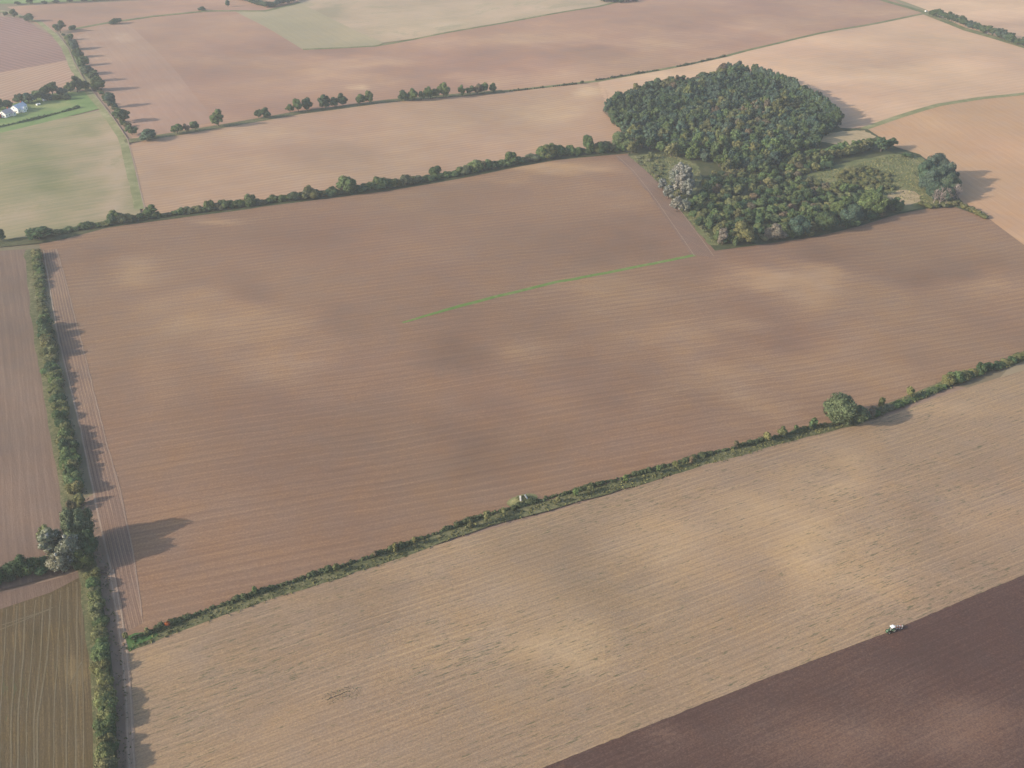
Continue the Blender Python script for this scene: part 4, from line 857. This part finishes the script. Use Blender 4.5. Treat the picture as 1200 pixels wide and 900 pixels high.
t2 = empty('plough', (p.x - math.cos(TA) * 1.5, p.y - math.sin(TA) * 1.5, p.z + .1), TA); tag(t2, 'red reversible plough mounted behind the green tractor', 'plough')
shape('frame', lambda bm: (prism(bm, [(0, .9), (0, 1.1), (-4.6, 1.15), (-4.6, .95)], 1, -.12, .12), box(bm, -.2, .0, -.5, .5, .5, 1.4), box(bm, -4.4, -4.2, -.9, .1, .85, 1.0)), M['red_paint'], t2)
for i in range(4):
    x = -.9 - i * 1.0; y = -.9 + i * .45
    shape('mouldboard', lambda bm: prism(bm, [(y, 0), (y + .45, .05), (y + .6, .45), (y + .45, .75), (y + .35, .75), (y + .42, .42), (y + .3, .15)], 0, x - .35, x + .2), M['steel'], t2)
    shape('mouldboard', lambda bm: prism(bm, [(y, 2.0), (y + .45, 1.95), (y + .6, 1.55), (y + .45, 1.28), (y + .35, 1.28), (y + .42, 1.6), (y + .3, 1.85)], 0, x - .35, x + .2), M['steel'], t2)
    shape('leg', lambda bm: box(bm, x - .08, x + .08, y + .34, y + .46, .5, 1.6), M['red_paint'], t2)
shape('depth_wheel', lambda bm: wheel(bm, -4.3, -.85, .4, .4, .22), M['tyre'], t2)

# ------------------------------------------------------------------ mound with pale slabs by the hedge
p = at(612, 586)
def mound_z(dx, dy): return 2.1 * math.exp(-(dx / 4.2) ** 2 - (dy / 2.3) ** 2) + .5 * math.exp(-((dx + 4.5) / 2.6) ** 2 - (dy / 1.8) ** 2) + .15 * math.sin(dx * 2.1) * math.sin(dy * 2.7) * math.exp(-(dx / 5) ** 2)
MA = A_F2
def mz(x, y):
    dx, dy = x - p.x, y - p.y; a = dx * math.cos(MA) + dy * math.sin(MA); b = -dx * math.sin(MA) + dy * math.cos(MA); return hgt(x, y) + mound_z(a, b)
mp = [(p.x + math.cos(a) * 9 * math.cos(MA) - math.sin(a) * 4.6 * math.sin(MA), p.y + math.cos(a) * 9 * math.sin(MA) + math.sin(a) * 4.6 * math.cos(MA)) for a in [2 * math.pi * k / 28 for k in range(28)]]
mo = sheet('mound', mp, M['rough'], .04, .6, label='small overgrown mound in the brown field above the low hedge', kind='thing', cat='mound', zf=mz)
rg = np.random.default_rng(71); lob = []
for i in range(26):
    a, b = rg.normal(0, 2.6), rg.normal(0, 1.2); x, y = p.x + a * math.cos(MA) - b * math.sin(MA), p.y + a * math.sin(MA) + b * math.cos(MA); lob.append((x, y, mz(x, y) + .1, rg.uniform(.35, .7)))
V, F = lobes_to_arrays(lob, .4, 1.0, rg); o = obj('weeds', mesh('weeds', V, F, [M['leaf']])); o.color = (.12, .125, .055, 1); o.parent = mo
M['conc'] = flat('pale_concrete', (.55, .53, .48), .8, .2, .12, 1.5)
for k, (a, tilt, lab) in enumerate(((-1.6, .75, 'left pale concrete slab leaning on the overgrown mound'), (1.9, .85, 'right pale concrete slab leaning on the overgrown mound'))):
    x, y = p.x + a * math.cos(MA) + 1.0 * math.sin(MA), p.y + a * math.sin(MA) - 1.0 * math.cos(MA)
    bm = bmesh.new(); box(bm, -.45, .45, -1.5, 1.5, -.12, .12); bmesh.ops.bevel(bm, geom=bm.edges[:], offset=.04, segments=1, affect='EDGES')
    o = obj('concrete_slab', bm, M['conc']); o.location = (x, y, mz(x, y) + .75); o.rotation_euler = (tilt, 0, MA + (.5 if k else -.35)); tag(o, lab, 'slab', 'concrete slabs on the mound')

# ------------------------------------------------------------------ haze: one closed box of even, thin, pale air
bm = bmesh.new(); box(bm, -16200, 16200, -14200, 18200, -8.0, H + 25)
m = bpy.data.materials.new('haze_air'); m.use_nodes = True; m.node_tree.nodes.clear()
pv = m.node_tree.nodes.new('ShaderNodeVolumePrincipled'); pv.inputs['Color'].default_value = (.83, .91, 1.0, 1); pv.inputs['Density'].default_value = HAZE_DENSITY; pv.inputs['Anisotropy'].default_value = .25
mo_ = m.node_tree.nodes.new('ShaderNodeOutputMaterial'); m.node_tree.links.new(pv.outputs[0], mo_.inputs['Volume'])
bmesh.ops.recalc_face_normals(bm, faces=bm.faces)
o = obj('haze', bm, m); o['kind'] = 'stuff'; o['label'] = 'pale haze in the air over the fields'; o['category'] = 'haze'
